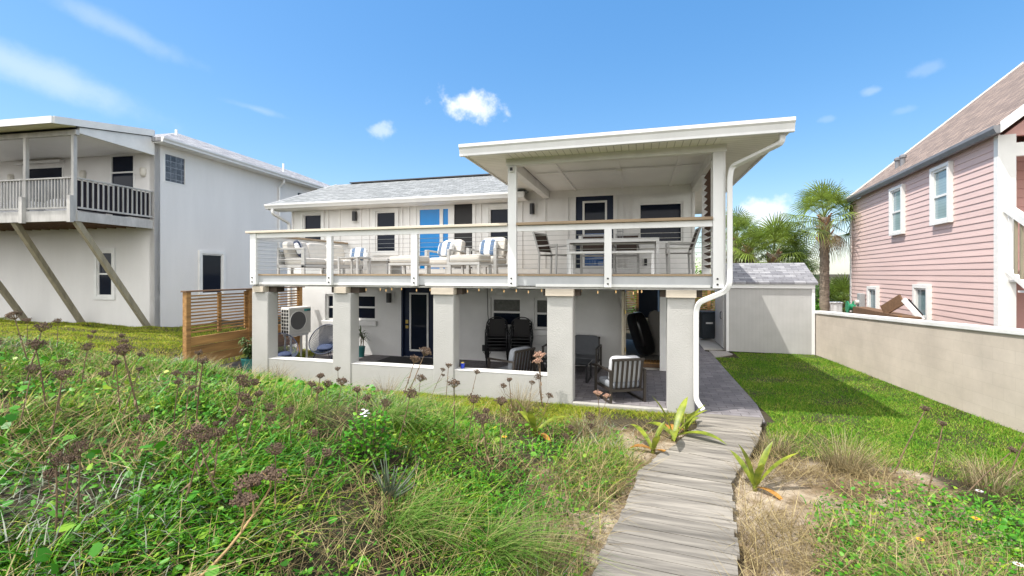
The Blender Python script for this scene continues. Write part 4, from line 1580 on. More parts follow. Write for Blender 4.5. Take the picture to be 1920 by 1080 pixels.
def ac_unit():
    t = thing('air_conditioner', 'cream outdoor air conditioner unit on a wall stand behind the left columns', 'air conditioner', (-9.25, 10.6, PZ), 78)
    z0, z1, w, d = .72, 1.46, .70, .34
    MB().box(-w / 2, w / 2, -d / 2, d / 2, z0, z1).build('casing', 'acbody', t, bevel=.018, seg=3)
    m = MB().box(-w / 2 + .012, w / 2 - .012, -d / 2 - .012, -d / 2 - .001, z0 + .05, z1 - .04)
    m.build('front_panel', mat('condenser front', (.60, .59, .55), .45, .04, 4), t, bevel=.006)
    fan = MB()
    ring = [(.245 * math.cos(a), .255 * math.sin(a)) for a in np.linspace(0, 2 * math.pi, 28, endpoint=False)]
    n = len(ring)
    cx, cz = -.07, (z0 + z1) / 2
    vs = [(cx + x, -d / 2 - .0135, cz + y) for x, y in ring] + [(cx + x, -d / 2 - .021, cz + y) for x, y in ring]
    fan.add(vs, [tuple(range(n)), tuple(range(n, 2 * n))] + [(i, (i + 1) % n, n + (i + 1) % n, n + i) for i in range(n)])
    fg = fan.build('fan_grille', 'fanguard', t)
    rg = MB().tube([(cx + .25 * math.cos(a), -d / 2 - .02, cz + .26 * math.sin(a)) for a in np.linspace(0, 2 * math.pi, 28, endpoint=False)], .009, 6, closed=True)
    rg.build('ring', 'acbody', fg)
    MB().box(.12, .33, -d / 2 - .015, -d / 2 - .0125, z1 - .125, z1 - .055).build('label', 'tealbright', t)
    MB().box(.21, .32, -d / 2 - .0165, -d / 2 - .0152, z1 - .115, z1 - .09).build('label', 'navy', t)
    gr = MB()
    for i in range(3):
        for k in range(7):
            y = -.15 + i * .10
            z = z0 + .05 + k * .093
            gr.box(-w / 2 - .006, -w / 2 - .001, y, y + .075, z, z + .07)
    gr.build('side_grille', 'black', t)
    MB().box(-w / 2 + .05, w / 2 - .05, -d / 2 + .03, -d / 2 + .07, .66, .715).build('stand_rail', 'metalwhite', t)
    MB().box(-w / 2 + .05, w / 2 - .05, d / 2 - .07, d / 2 - .03, .66, .715).build('stand_rail', 'metalwhite', t)
    for x in (-.25, .25):
        for y in (-d / 2 + .05, d / 2 - .05):
            MB().box(x - .02, x + .02, y - .018, y + .018, 0, .66).build('leg', 'metalwhite', t)


ac_unit()


def egg_chair():
    t = thing('woven_egg_chair', 'blue cord egg shaped patio chair between the first two columns', 'chair', (0, 0, PZ), 0, 'blue cord egg chairs')
    # egg rim, tilted back; faces -y
    n = 30
    rim, base = [], []
    tilt = R(52)
    for i in range(n):
        a = 2 * math.pi * i / n
        u, v = .40 * math.cos(a), .47 * math.sin(a) * (1 + .0)
        u *= 1 + .10 * -math.sin(a)
        rim.append(Vector((u, -.02 + v * math.cos(tilt), .58 + v * math.sin(tilt))))
        base.append(Vector((.13 * math.cos(a), .06 + .13 * math.sin(a) * .8, .30 + .05 * math.sin(a))))
    MB().tube(rim, .014, 8, closed=True).build('rim', mat('navy cord rim', (.03, .045, .09), .5), t, smooth=True)
    MB().tube(base, .010, 6, closed=True).build('seat_ring', 'navy', t)
    cd = MB()
    for i in range(n):
        for f in (0, .5):
            p = rim[i].lerp(rim[(i + 1) % n], f)
            q = base[i].lerp(base[(i + 1) % n], f)
            m = p.lerp(q, .55) + Vector((0, 0, -.03))
            cd.tube([p, m, q, Vector((0, .06, .285))], .0075, 3)
    cd.build('cords', mat('blue woven cord', (.045, .07, .14), .5), t)
    MB().puff((0, .04, .34), (.42, .38, .10), .6, 20, 10, Matrix.Rotation(R(12), 3, 'X')).build('seat_cushion', mat('blue seat cloth', (.035, .055, .12), .8, .3, 12), t, smooth=True)
    for (x, y, a, b) in ((-.16, -.06, -.27, -.22), (.16, -.06, .27, -.22), (0, .2, 0, .34)):
        MB().tube([(x, y, .34), (a, b, 0)], .011, 7).build('leg', 'navy', t)
    return t


EC = egg_chair()
EC.location = (-8.42, 10.75, PZ)
EC.rotation_euler = (0, 0, R(18))
dup(EC, (-8.92, 9.78, PZ), 60, 'blue cord egg shaped patio chair half hidden behind the leftmost column', scale=.86)


def potted(name, label, loc, potr, poth, leaf, seed, kind='broad', potmat='teal'):
    t = thing(name, label, 'potted plant', loc, 0)
    MB().lathe([(potr * .68, 0), (potr * .74, .02), (potr * .96, poth * .92), (potr, poth * .93), (potr, poth), (potr * .88, poth), (potr * .86, poth * .93)], 22).build('pot', potmat, t, smooth=False)
    MB().lathe([(potr * .85, poth * .88), (potr * .84, poth * .90)], 16).build('soil', 'darkbeam', t)
    rr = random.Random(seed)
    st = MB()
    lv = MB()
    if kind == 'spiky':
        for (x, y, h) in ((0, 0, leaf), (.05, .03, leaf * .65)):
            st.tube([(x, y, poth * .85), (x + .02, y, poth + h * .5), (x + .01, y + .01, poth + h)], .014, 6)
            for i in range(34):
                a, e = rr.uniform(0, 6.28), rr.uniform(-.5, 1.3)
                L_ = rr.uniform(.22, .36)
                d = Vector((math.cos(a) * math.cos(e), math.sin(a) * math.cos(e), math.sin(e)))
                s = d.cross(Vector((0, 0, 1))).normalized() * .011
                p = Vector((x, y, poth + h - rr.uniform(0, .12)))
                m = p + d * L_ * .55
                q = p + d * L_ + Vector((0, 0, -.10))
                lv.add([p - s * .6, p + s * .6, m + s, m - s, q], [(0, 1, 2, 3), (3, 2, 4)])
    else:
        for k in range(9):
            a = rr.uniform(0, 6.28)
            h = leaf * rr.uniform(.6, 1)
            r_ = rr.uniform(.05, potr * 1.0)
            tip = Vector((r_ * math.cos(a), r_ * math.sin(a), poth + h))
            st.tube([(0, 0, poth * .85), (tip.x * .4, tip.y * .4, poth + h * .5), tip], .008, 5)
            for i in range(26):
                f = rr.uniform(.15, 1.0)
                p = Vector((tip.x * f, tip.y * f, poth + h * f))
                b, e = rr.uniform(0, 6.28), rr.uniform(-.6, .7)
                d = Vector((math.cos(b) * math.cos(e), math.sin(b) * math.cos(e), math.sin(e)))
                s = d.cross(Vector((0, 0, 1))).normalized() * .026
                L_ = rr.uniform(.10, .17)
                m = p + d * L_ * .5
                q = p + d * L_ + Vector((0, 0, -.04))
                lv.add([p, m + s, q, m - s], [(0, 1, 2, 3)])
    st.build('stem', 'drystem', t)
    lv.build('foliage', 'potleaf', t)


potted('potted_shrub', 'leafy shrub in a large teal pot beside the leftmost column', (-8.92, 8.72, g1(-8.92, 8.72)), .20, .36, .55, 5)
potted('potted_dracaena', 'spiky plant in a small teal pot by the lower door', (-7.72, 11.40, PZ), .13, .30, .40, 6, 'spiky')
m = MB().prism([(-9.65, 8.35), (-9.02, 8.5), (-9.05, 9.3), (-9.65, 9.2)], 0, .03).build('slate_slab', mat('dark slate', (.05, .052, .06), .7, .2, 10))
m.location = (0, 0, .21)
m.rotation_euler = (0, 0, 0)
tag(m, 'dark slate slab lying on the grass beside the teal potted shrub', 'paving slab')
tag(MB().box(-6.9, -5.3, 10.75, 11.65, PZ, PZ + .012).build('door_mat', mat('charcoal mat', (.03, .03, .032), .95, .2, 60, .5, 200)), 'charcoal door mat in front of the lower navy door', 'mat')

# blue cup on the parapet
t = thing('paper_cup', 'blue cup with yellow filling standing on the low parapet wall', 'cup', (-3.47, 8.63, .495))
MB().lathe([(.034, 0), (.045, .105), (.047, .108)], 18).build('cup_body', 'blueplastic', t)
MB().lathe([(.043, .104), (.03, .122), (.01, .13)], 14).build('filling', mat('yellow foam', (.55, .42, .12), .9), t)

# cable and plug on the patio wall
m = MB().tube([(-4.02, WY - .02, 2.1), (-4.0, WY - .02, 1.3), (-3.93, WY - .025, .8), (-3.9, WY - .03, .45), (-3.92, WY - .03, .26), (-4.02, WY - .03, .20), (-4.13, WY - .03, .27), (-4.12, WY - .055, .36)], .008, 6)
tag(m.build('power_cord', 'cord'), 'thin black cord hanging down the patio wall to the outlet', 'cord')


def stacking_chair():
    t = thing('stacking_chair', 'black metal stacking chair, lowest of the left stack', 'chair', (0, 0, 0), 0, 'stacked black patio chairs')
    w = .27
    arch = [(-w, -.02, .62), (-w, .20, .72)] + [(-w * math.cos(a), .24 + .02 * math.sin(a), .72 + .19 * math.sin(a)) for a in np.linspace(.2, math.pi - .2, 9)] + [(w, .20, .72), (w, -.02, .62)]
    MB().tube(arch, .013, 7).build('back_frame', 'black', t, smooth=True)
    for s in (-1, 1):
        MB().tube([(s * w, -.24, 0), (s * w, -.23, .56), (s * w, -.18, .61), (s * w, -.02, .62)], .013, 7).build('armrest', 'black', t, smooth=True)
        MB().tube([(s * w, .24, 0), (s * (w - .03), .20, .42), (s * (w - .03), .24, .80)], .012, 7).build('leg', 'black', t, smooth=True)
    MB().box(-w + .02, w - .02, -.22, .19, .40, .415).build('seat', 'black', t)
    MB().bar((0, .205, .46), (0, .255, .86), w * 1.5, .012, (0, 1, 0)).build('backrest', 'slingdark', t)
    return t


SC0 = stacking_chair()
ORD = ['lowest', 'second', 'third', 'fourth', 'topmost']
for st, (x, y, rz, n, nm) in enumerate(((-3.56, 11.30, 14, 5, 'left stack below the wide window'), (-2.93, 11.36, 8, 5, 'right stack beside the column'))):
    for k in range(n):
        lab = f'black metal stacking chair, {ORD[k]} of the {nm}'
        loc = (x + .0 * k, y - .032 * k * 1.0, PZ + .085 * k)
        if st == 0 and k == 0:
            SC0.location = loc
            SC0.rotation_euler = (0, 0, R(rz))
            SC0['label'] = lab
        else:
            dup(SC0, loc, rz, lab)


def slat_armchair(name, label, loc, rz, w=.72, cush='cushionlight', seatc='cushionlight', cat='armchair', nb=1, grp='slatted black patio armchairs', bh=.80):
    t = thing(name, label, cat, loc, rz, grp)
    d = .74
    brn = mat('dark bronze metal', (.035, .028, .023), .45, .1, 20)
    for s in (-1, 1):
        x = s * (w / 2 - .02)
        f = MB().box(x - .02, x + .02, -d / 2, -d / 2 + .045, 0, .58).box(x - .02, x + .02, d / 2 - .045, d / 2, 0, .58)
        f.box(x - .025, x + .025, -d / 2, d / 2, .58, .61).box(x - .02, x + .02, -d / 2 + .045, d / 2 - .045, 0, .03)
        f.build('side_frame', brn, t)
    MB().box(-w / 2 + .04, w / 2 - .04, -d / 2 + .05, d / 2 - .05, .20, .245).build('seat_frame', brn, t)
    f = MB()
    n = max(6, round(w / .105))
    for i in range(n):
        x = -w / 2 + .07 + (w - .14) * i / (n - 1)
        f.bar((x, d / 2 - .10, .24), (x, d / 2 - .005, bh), .04, .018, (0, 1, 0))
    f.bar((-w / 2 + .04, d / 2 - .003, bh), (w / 2 - .04, d / 2 - .003, bh), .035, .045)
    f.build('back_slats', brn, t)
    for k in range(nb):
        cw = (w - .10) / nb
        c = -w / 2 + .05 + cw * (k + .5)
        MB().puff((c, -.03, .305), (cw - .01, d - .16, .13), .22, 24, 10).build('seat_cushion', seatc, t, smooth=True)
        MB().puff((c, d / 2 - .155, .60), (cw - .01, .14, .50), .26, 24, 12, Matrix.Rotation(R(-9), 3, 'X')).build('back_cushion', cush, t, smooth=True)
    return t


slat_armchair('patio_armchair', 'black slat back armchair with pale cushions in the open patio bay', (-.38, 8.98, PZ), 208, seatc='cushionmid')
slat_armchair('patio_armchair', 'black slat back armchair with pale cushions behind the low parapet wall', (-2.62, 9.30, PZ), 245, cush='cushionmid', seatc='cushionmid')
slat_armchair('patio_loveseat', 'charcoal cushioned patio loveseat against the lower wall', (-1.62, 11.28, PZ), -4, w=1.35, cush='cushiongrey', seatc='cushiongrey', cat='loveseat', nb=2, grp=None, bh=.78)
t = thing('patio_coffee_table', 'low black coffee table in front of the loveseat', 'coffee table', (-1.62, 10.30, PZ), -4)
MB().box(-.55, .55, -.30, .30, .385, .42).build('tabletop', mat('dark glass top', (.02, .022, .024), .08), t, bevel=.004)
for sx in (-1, 1):
    MB().box(sx * .52 - .022, sx * .52 + .022, -.28, -.235, 0, .385).box(sx * .52 - .022, sx * .52 + .022, .235, .28, 0, .385).box(sx * .52 - .02, sx * .52 + .02, -.235, .235, 0, .035).build('leg', 'black', t)

# passage contents ------------------------------------------------------------
t = thing('roof_box', 'glossy black car roof box leaning upright in the passage', 'roof box', (.02, 13.55, .04), 0)
b = MB().puff((0, 0, 0), (.42, .80, 1.25), .42, 28, 18)
b.xf(Matrix.Translation((0, 0, .66)) @ Matrix.Rotation(R(-17), 4, 'Y') @ Matrix.Rotation(R(20), 4, 'Z'))
b.build('shell', 'blackplastic', t, smooth=True)
MB().bar((.155, -.30, .50), (.10, -.36, .68), .02, .05).build('label', 'pvc', t)
t = thing('paddle_board', 'pale grey board standing on end at the right of the passage', 'board', (.42, 13.9, .04), 0)
pr = [(-.20, 0), (.20, 0), (.20, 1.1), (.15, 1.25), (0, 1.32), (-.15, 1.25), (-.20, 1.1)]
MB().prism_y(pr, -.05, .05).build('board_body', mat('grey beige board', (.42, .40, .36), .6), t, bevel=.02)
t = thing('crate_steps', 'small brown slatted timber step at the passage threshold', 'step', (.22, 12.25, .035), 0)
mb = MB()
for i in range(7):
    mb.box(-.28 + i * .08, -.21 + i * .08, -.2, .2, .10, .13)
mb.build('tread', 'fence', t)
MB().box(-.27, .27, -.19, -.16, 0, .099).build('riser', 'brown', t)
MB().box(-.27, .27, .16, .19, 0, .099).build('riser', 'brown', t)
o = MB().lathe([(.03, 0), (.13, .05), (.17, .15), (.14, .26), (.05, .31)], 18).build('buoy', 'orange', None, smooth=True)
o.location = (.30, 15.6, .42)
tag(o, 'orange rubber buoy on the green tub far in the passage', 'buoy')
t = thing('storage_tub', 'green tub at the far end of the passage', 'tub', (.28, 15.65, .032), 0)
MB().box(-.25, .25, -.3, .3, 0, .33).build('tub_body', 'green', t, bevel=.03)
MB().box(-.27, .27, -.32, .32, .332, .385).build('lid', 'green', t, bevel=.015)
t = thing('black_cabinet', 'black cabinet standing by the fence beyond the passage', 'cabinet', (.50, 18.35, 0), 0)
MB().box(-.55, .55, -.3, .3, .75, 1.85).build('door', 'screen', t, bevel=.02)
MB().box(-.57, .57, -.31, .31, 1.852, 1.91).build('top', 'greywood', t)
for sx in (-.5, .5):
    MB().box(sx - .03, sx + .03, -.28, -.22, 0, .749).box(sx - .03, sx + .03, .22, .28, 0, .749).build('leg', 'brown', t)
# bin
t = thing('wheelie_bin', 'dark wheeled rubbish bin at the end of the side path', 'bin', (2.30, 17.75, .032), 14)
b = MB()
vs = [(-.22, -.25, .06), (.22, -.25, .06), (.22, .22, .06), (-.22, .22, .06), (-.28, -.32, .98), (.28, -.32, .98), (.28, .30, .98), (-.28, .30, .98)]
b.add(vs, [(0, 3, 2, 1), (4, 5, 6, 7), (0, 1, 5, 4), (1, 2, 6, 5), (2, 3, 7, 6), (3, 0, 4, 7)])
b.build('body', 'bin', t, bevel=.03)
MB().box(-.30, .30, -.35, .33, .985, 1.04).build('lid', 'bin', t, bevel=.02)
for s in (-1, 1):
    MB().lathe([(.09, 0), (.09, .05)], 14).xf(Matrix.Translation((s * .25 - .025, .24, .09)) @ Matrix.Rotation(R(90), 4, 'Y')).build('wheel', 'black', t)
MB().box(-.12, .12, -.303, -.28, .60, .66).build('handle', 'pvc', t)

# beyond the block wall -----------------------------------------------------------
def wall_extras():
    p = MPH @ Vector((-.55, 3.3, 0))
    t = thing('timber_planter', 'long brown timber box between the block wall and the pink house', 'planter', p, -6.14)
    MB().box(-.2, .2, -1.0, 2.8, 1.10, 1.34).build('side_board', 'brown', t)
    for y in (-.9, .9, 2.7):
        MB().box(-.16, .16, y - .06, y + .06, -.05, 1.099).build('leg', 'brown', t)
    MB().box(-.22, -.201, -1.03, -.85, 1.08, 1.36).build('end_board', 'fence', t)
    p = MPH @ Vector((-.55, 3.0, 1.345))
    t = thing('folding_chair', 'tipped brown and white folding lounger lying over the timber planter', 'chair', p, 20)
    MB().bar((0, -.1, .40), (-.0, -.62, -.10), .12, .05, (1, 0, 0)).build('side_rail', 'metalwhite', t)
    MB().bar((.1, -.12, .38), (.1, -.50, .0), .10, .02, (1, 0, 0)).build('slats', 'black', t)
    MB().bar((.0, -.06, .40), (.05, .55, .05), .28, .05, (1, 0, 0)).build('seat', 'brown', t)
    p = MPH @ Vector((-.22, 8.3, 0))
    t = thing('hose_reel', 'green hose reel beside the far corner of the pink house', 'hose reel', p, -6)
    MB().lathe([(.22, 0), (.22, .03), (.12, .04), (.12, .18), (.22, .19), (.22, .22)], 18).xf(Matrix.Translation((.1, 0, 1.18)) @ Matrix.Rotation(R(-90), 4, 'Y')).build('reel', 'green', t)
    MB().box(-.06, .12, -.04, .04, 0, 1.0).build('stand', 'brown', t)
    q = MPH @ Vector((-.5, 9.6, 0))
    t = thing('white_box', 'white utility box behind the end of the block wall', 'box', q, -6)
    MB().box(-.3, .3, -.2, .2, 0, 1.25).build('body', 'pvc', t, bevel=.02)
    MB().box(-.33, .33, -.23, .23, 1.252, 1.30).build('lid', 'pvc', t, bevel=.01)


wall_extras()

# ------------------------------------------------------------------ vegetation
def leafmat(name, cols, rough=.6, transl=.3, spec=.15, pscale=1.1, pcols=None, pmix=.5):
    """per-leaf colour from a ramp over the random island value, drifting over the ground with a noise"""
    m = bpy.data.materials.new(name)
    m.use_nodes = True
    nt = m.node_tree
    N, L = nt.nodes, nt.links
    b = N['Principled BSDF']
    b.inputs['Roughness'].default_value = rough
    b.inputs['Specular IOR Level'].default_value = spec
    g = N.new('ShaderNodeNewGeometry')
    r = N.new('ShaderNodeValToRGB')
    e = r.color_ramp.elements
    while len(e) < len(cols):
        e.new(.5)
    for k, (p, c) in zip(e, cols):
        k.position = p
        k.color = (*c, 1)
    out = r.outputs[0]
    tc = N.new('ShaderNodeTexCoord')
    nz = N.new('ShaderNodeTexNoise')
    nz.inputs['Scale'].default_value = pscale
    nz.inputs['Detail'].default_value = 4
    L.new(tc.outputs['Object'], nz.inputs['Vector'])
    # the patch noise shifts the island value so that colours cluster
    ad = N.new('ShaderNodeMath')
    ad.operation = 'MULTIPLY_ADD'
    L.new(nz.outputs['Fac'], ad.inputs[0])
    ad.inputs[1].default_value = 1.2 * pmix
    mu = N.new('ShaderNodeMath')
    mu.operation = 'MULTIPLY_ADD'
    L.new(g.outputs['Random Per Island'], mu.inputs[0])
    mu.inputs[1].default_value = 1 - pmix * .4
    mu.inputs[2].default_value = -.4 * pmix
    L.new(mu.outputs[0], ad.inputs[2])
    L.new(ad.outputs[0], r.inputs[0])
    L.new(out, b.inputs['Base Color'])
    if transl:
        tr = N.new('ShaderNodeBsdfTranslucent')
        L.new(out, tr.inputs['Color'])
        ms = N.new('ShaderNodeMixShader')
        ms.inputs[0].default_value = transl
        L.new(b.outputs[0], ms.inputs[1])
        L.new(tr.outputs[0], ms.inputs[2])
        L.new(ms.outputs[0], N['Material Output'].inputs['Surface'])
    return m


MV = dict(
    blade=leafmat('dune grass', [(0, (0.013, 0.037, 0.007)), (0.2, (0.034, 0.112, 0.007)), (0.42, (0.083, 0.251, 0.012)), (0.66, (0.179, 0.352, 0.021)), (0.82, (0.388, 0.415, 0.056)), (0.95, (0.496, 0.394, 0.202))], transl=.22),
    cover=leafmat('creeping leaves', [(0, (0.024, 0.105, 0.007)), (0.4, (0.053, 0.222, 0.011)), (0.75, (0.119, 0.308, 0.019)), (0.93, (0.25, 0.358, 0.025)), (1, (0.41, 0.345, 0.016))], rough=.45, transl=.22, spec=.28),
    silver=leafmat('silvery leaves', [(0, (.16, .18, .12)), (1, (.34, .36, .28))], transl=.1),
    thatch=leafmat('dry thatch', [(0, (0.069, 0.049, 0.023)), (0.35, (0.172, 0.125, 0.055)), (0.7, (0.333, 0.261, 0.119)), (1, (0.506, 0.426, 0.23))], transl=.15, rough=.8, spec=.2),
    lawn=leafmat('lawn grass', [(0, (0.041, 0.142, 0.009)), (0.4, (0.098, 0.258, 0.015)), (0.7, (0.21, 0.338, 0.029)), (0.92, (0.415, 0.414, 0.091)), (1, (0.531, 0.479, 0.206))], transl=.3, pmix=.6),
    yellowlawn=leafmat('sunny lawn grass', [(0, (0.097, 0.188, 0.011)), (0.5, (0.246, 0.327, 0.018)), (0.8, (0.438, 0.398, 0.052)), (1, (0.527, 0.457, 0.179))], transl=.35, pmix=.6),
    bunch=leafmat('dry bunch grass', [(0, (.09, .075, .035)), (.4, (.20, .16, .08)), (.75, (.34, .28, .16)), (1, (.46, .40, .26))], transl=.2, rough=.7, pmix=.2),
    bunchgreen=leafmat('tall arching grass', [(0, (0.054, 0.145, 0.011)), (0.5, (0.118, 0.252, 0.035)), (0.8, (0.237, 0.319, 0.081)), (1, (0.448, 0.356, 0.18))], transl=.35, pmix=.2),
)


def seg_dist_mask(x, y):
    """True where a point lies on (or right beside) the boardwalk"""
    m = np.zeros(x.shape, bool)
    for k in range(3):
        quad = [WALK_L[k], WALK_R[k], WALK_R[k + 1], WALK_L[k + 1]]
        ins = np.ones(x.shape, bool)
        for i in range(4):
            a, b = quad[i], quad[(i + 1) % 4]
            ins &= ((b[0] - a[0]) * (y - a[1]) - (b[1] - a[1]) * (x - a[0])) > -.03 * math.dist(a, b)
        m |= ins
    return m


def walk_edges(y):
    ly = [p[1] for p in WALK_L]
    ry = [p[1] for p in WALK_R]
    return np.interp(y, ly, [p[0] for p in WALK_L]), np.interp(y, ry, [p[0] for p in WALK_R])


def vnoise(x, y, s, seed):
    r = np.random.default_rng(seed)
    out = np.zeros(x.shape)
    for k in range(5):
        a = r.uniform(0, 2 * math.pi)
        f = s * r.uniform(.6, 1.7)
        out += np.sin(f * (x * math.cos(a) + y * math.sin(a)) + r.uniform(0, 6.28))
    return out / 5 * 1.3


def blades_mesh(name, P, h, w, az, lean, curve, material, seg=3, twist=None):
    n = len(P)
    lv = seg
    V = np.zeros((n, 2 * lv + 1, 3), np.float32)
    dx, dy = np.cos(az), np.sin(az)
    tw = az + math.pi / 2 + (rng.uniform(-.9, .9, n) if twist is None else twist)
    sx, sy = np.cos(tw), np.sin(tw)
    for i in range(lv + 1):
        t = i / lv
        hor = h * (lean * t + curve * t * t)
        ver = h * (t - .55 * np.clip(curve, 0, 1.4) * t ** 2.4)
        c = np.stack([P[:, 0] + dx * hor, P[:, 1] + dy * hor, P[:, 2] + ver], 1)
        if i < lv:
            ww = w * (1 - .75 * t ** 1.3) / 2
            V[:, 2 * i] = c - np.stack([sx * ww, sy * ww, 0 * ww], 1)
            V[:, 2 * i + 1] = c + np.stack([sx * ww, sy * ww, 0 * ww], 1)
        else:
            V[:, 2 * i] = c
    k = 2 * lv + 1
    base = (np.arange(n) * k)[:, None]
    F4 = np.concatenate([base + np.array([[2 * i, 2 * i + 1, 2 * i + 3, 2 * i + 2]]) for i in range(lv - 1)]) if lv > 1 else None
    F3 = base + np.array([[2 * lv - 2, 2 * lv - 1, 2 * lv]])
    fs = ([F4] if F4 is not None else []) + [F3]
    return np_mesh(name, V.reshape(-1, 3), fs, material)


def leaves_mesh(name, P, ln, wd, az, pitch, material, roll=None, fold=.25):
    n = len(P)
    d = np.stack([np.cos(az) * np.cos(pitch), np.sin(az) * np.cos(pitch), np.sin(pitch)], 1)
    s = np.stack([-np.sin(az), np.cos(az), np.zeros(n)], 1)
    u = np.cross(d, s)
    if roll is None:
        roll = rng.normal(0, .45, n)
    s2 = s * np.cos(roll)[:, None] + u * np.sin(roll)[:, None]
    u2 = -s * np.sin(roll)[:, None] + u * np.cos(roll)[:, None]
    L_ = ln[:, None]
    Wd = wd[:, None]
    f = fold
    V = np.stack([P, P + d * L_ * .30 + s2 * Wd * .5 + u2 * -Wd * f, P + d * L_ * .72 + s2 * Wd * .40 + u2 * -Wd * f * .8, P + d * L_ - u2 * Wd * .2,
                  P + d * L_ * .72 - s2 * Wd * .40 + u2 * -Wd * f * .8, P + d * L_ * .30 - s2 * Wd * .5 + u2 * -Wd * f], 1)
    # lift the mid rib a little by lowering the edges (u2 points up from the blade)
    base = (np.arange(n) * 6)[:, None]
    F = np.concatenate([base + np.array([[0, 1, 2, 3]]), base + np.array([[0, 3, 4, 5]])])
    return np_mesh(name, V.reshape(-1, 3), [F], material)


def scatter(n, x0, x1, y0, y1):
    x = rng.uniform(x0, x1, n)
    y = rng.uniform(y0, y1, n)
    return x, y


def in_view(x, y, m=1.0):
    """keep what the photograph's side of the site could see (with a wide margin for other viewpoints)"""
    c, s = math.cos(math.atan(240 / 853)), math.sin(math.atan(240 / 853))
    d = -x * s + y * c
    r = x * c + y * s
    return (d > .7) & (np.abs(r) < 1.35 * d + 1.2 * m)


def weeds_weight(x, y):
    """1 deep in the weedy dune on the left of the boardwalk or the weedy patch at the lower right, 0 on lawn, sand, patio"""
    le, re = walk_edges(y)
    n1 = vnoise(x, y, 2.2, 11) * .35
    left = np.clip((le - .10 - x + n1 * .6) / .35, 0, 1) * np.clip((7.45 + n1 * .6 - y) / .5, 0, 1)
    # sandy bay left of the walk
    bay = ((x > -.35 + n1) & (y > 5.85 + n1) & (y < 7.6))
    left = np.where(bay, left * .08, left)
    far = np.clip((-6.6 - x) / .5, 0, 1) * np.clip((6.2 - y + n1 + (-8 - x) * .05) / .6, 0, 1)
    left = np.where(x < -7.0, np.maximum(far, left * np.clip((6.4 - y) / .5, 0, 1)), left)
    right = np.clip((x - 1.15 - n1 - .42 * np.clip(y - 3.8, 0, 3)) / .5, 0, 1) * np.clip((5.75 - y + n1) / .5, 0, 1)
    return left, right


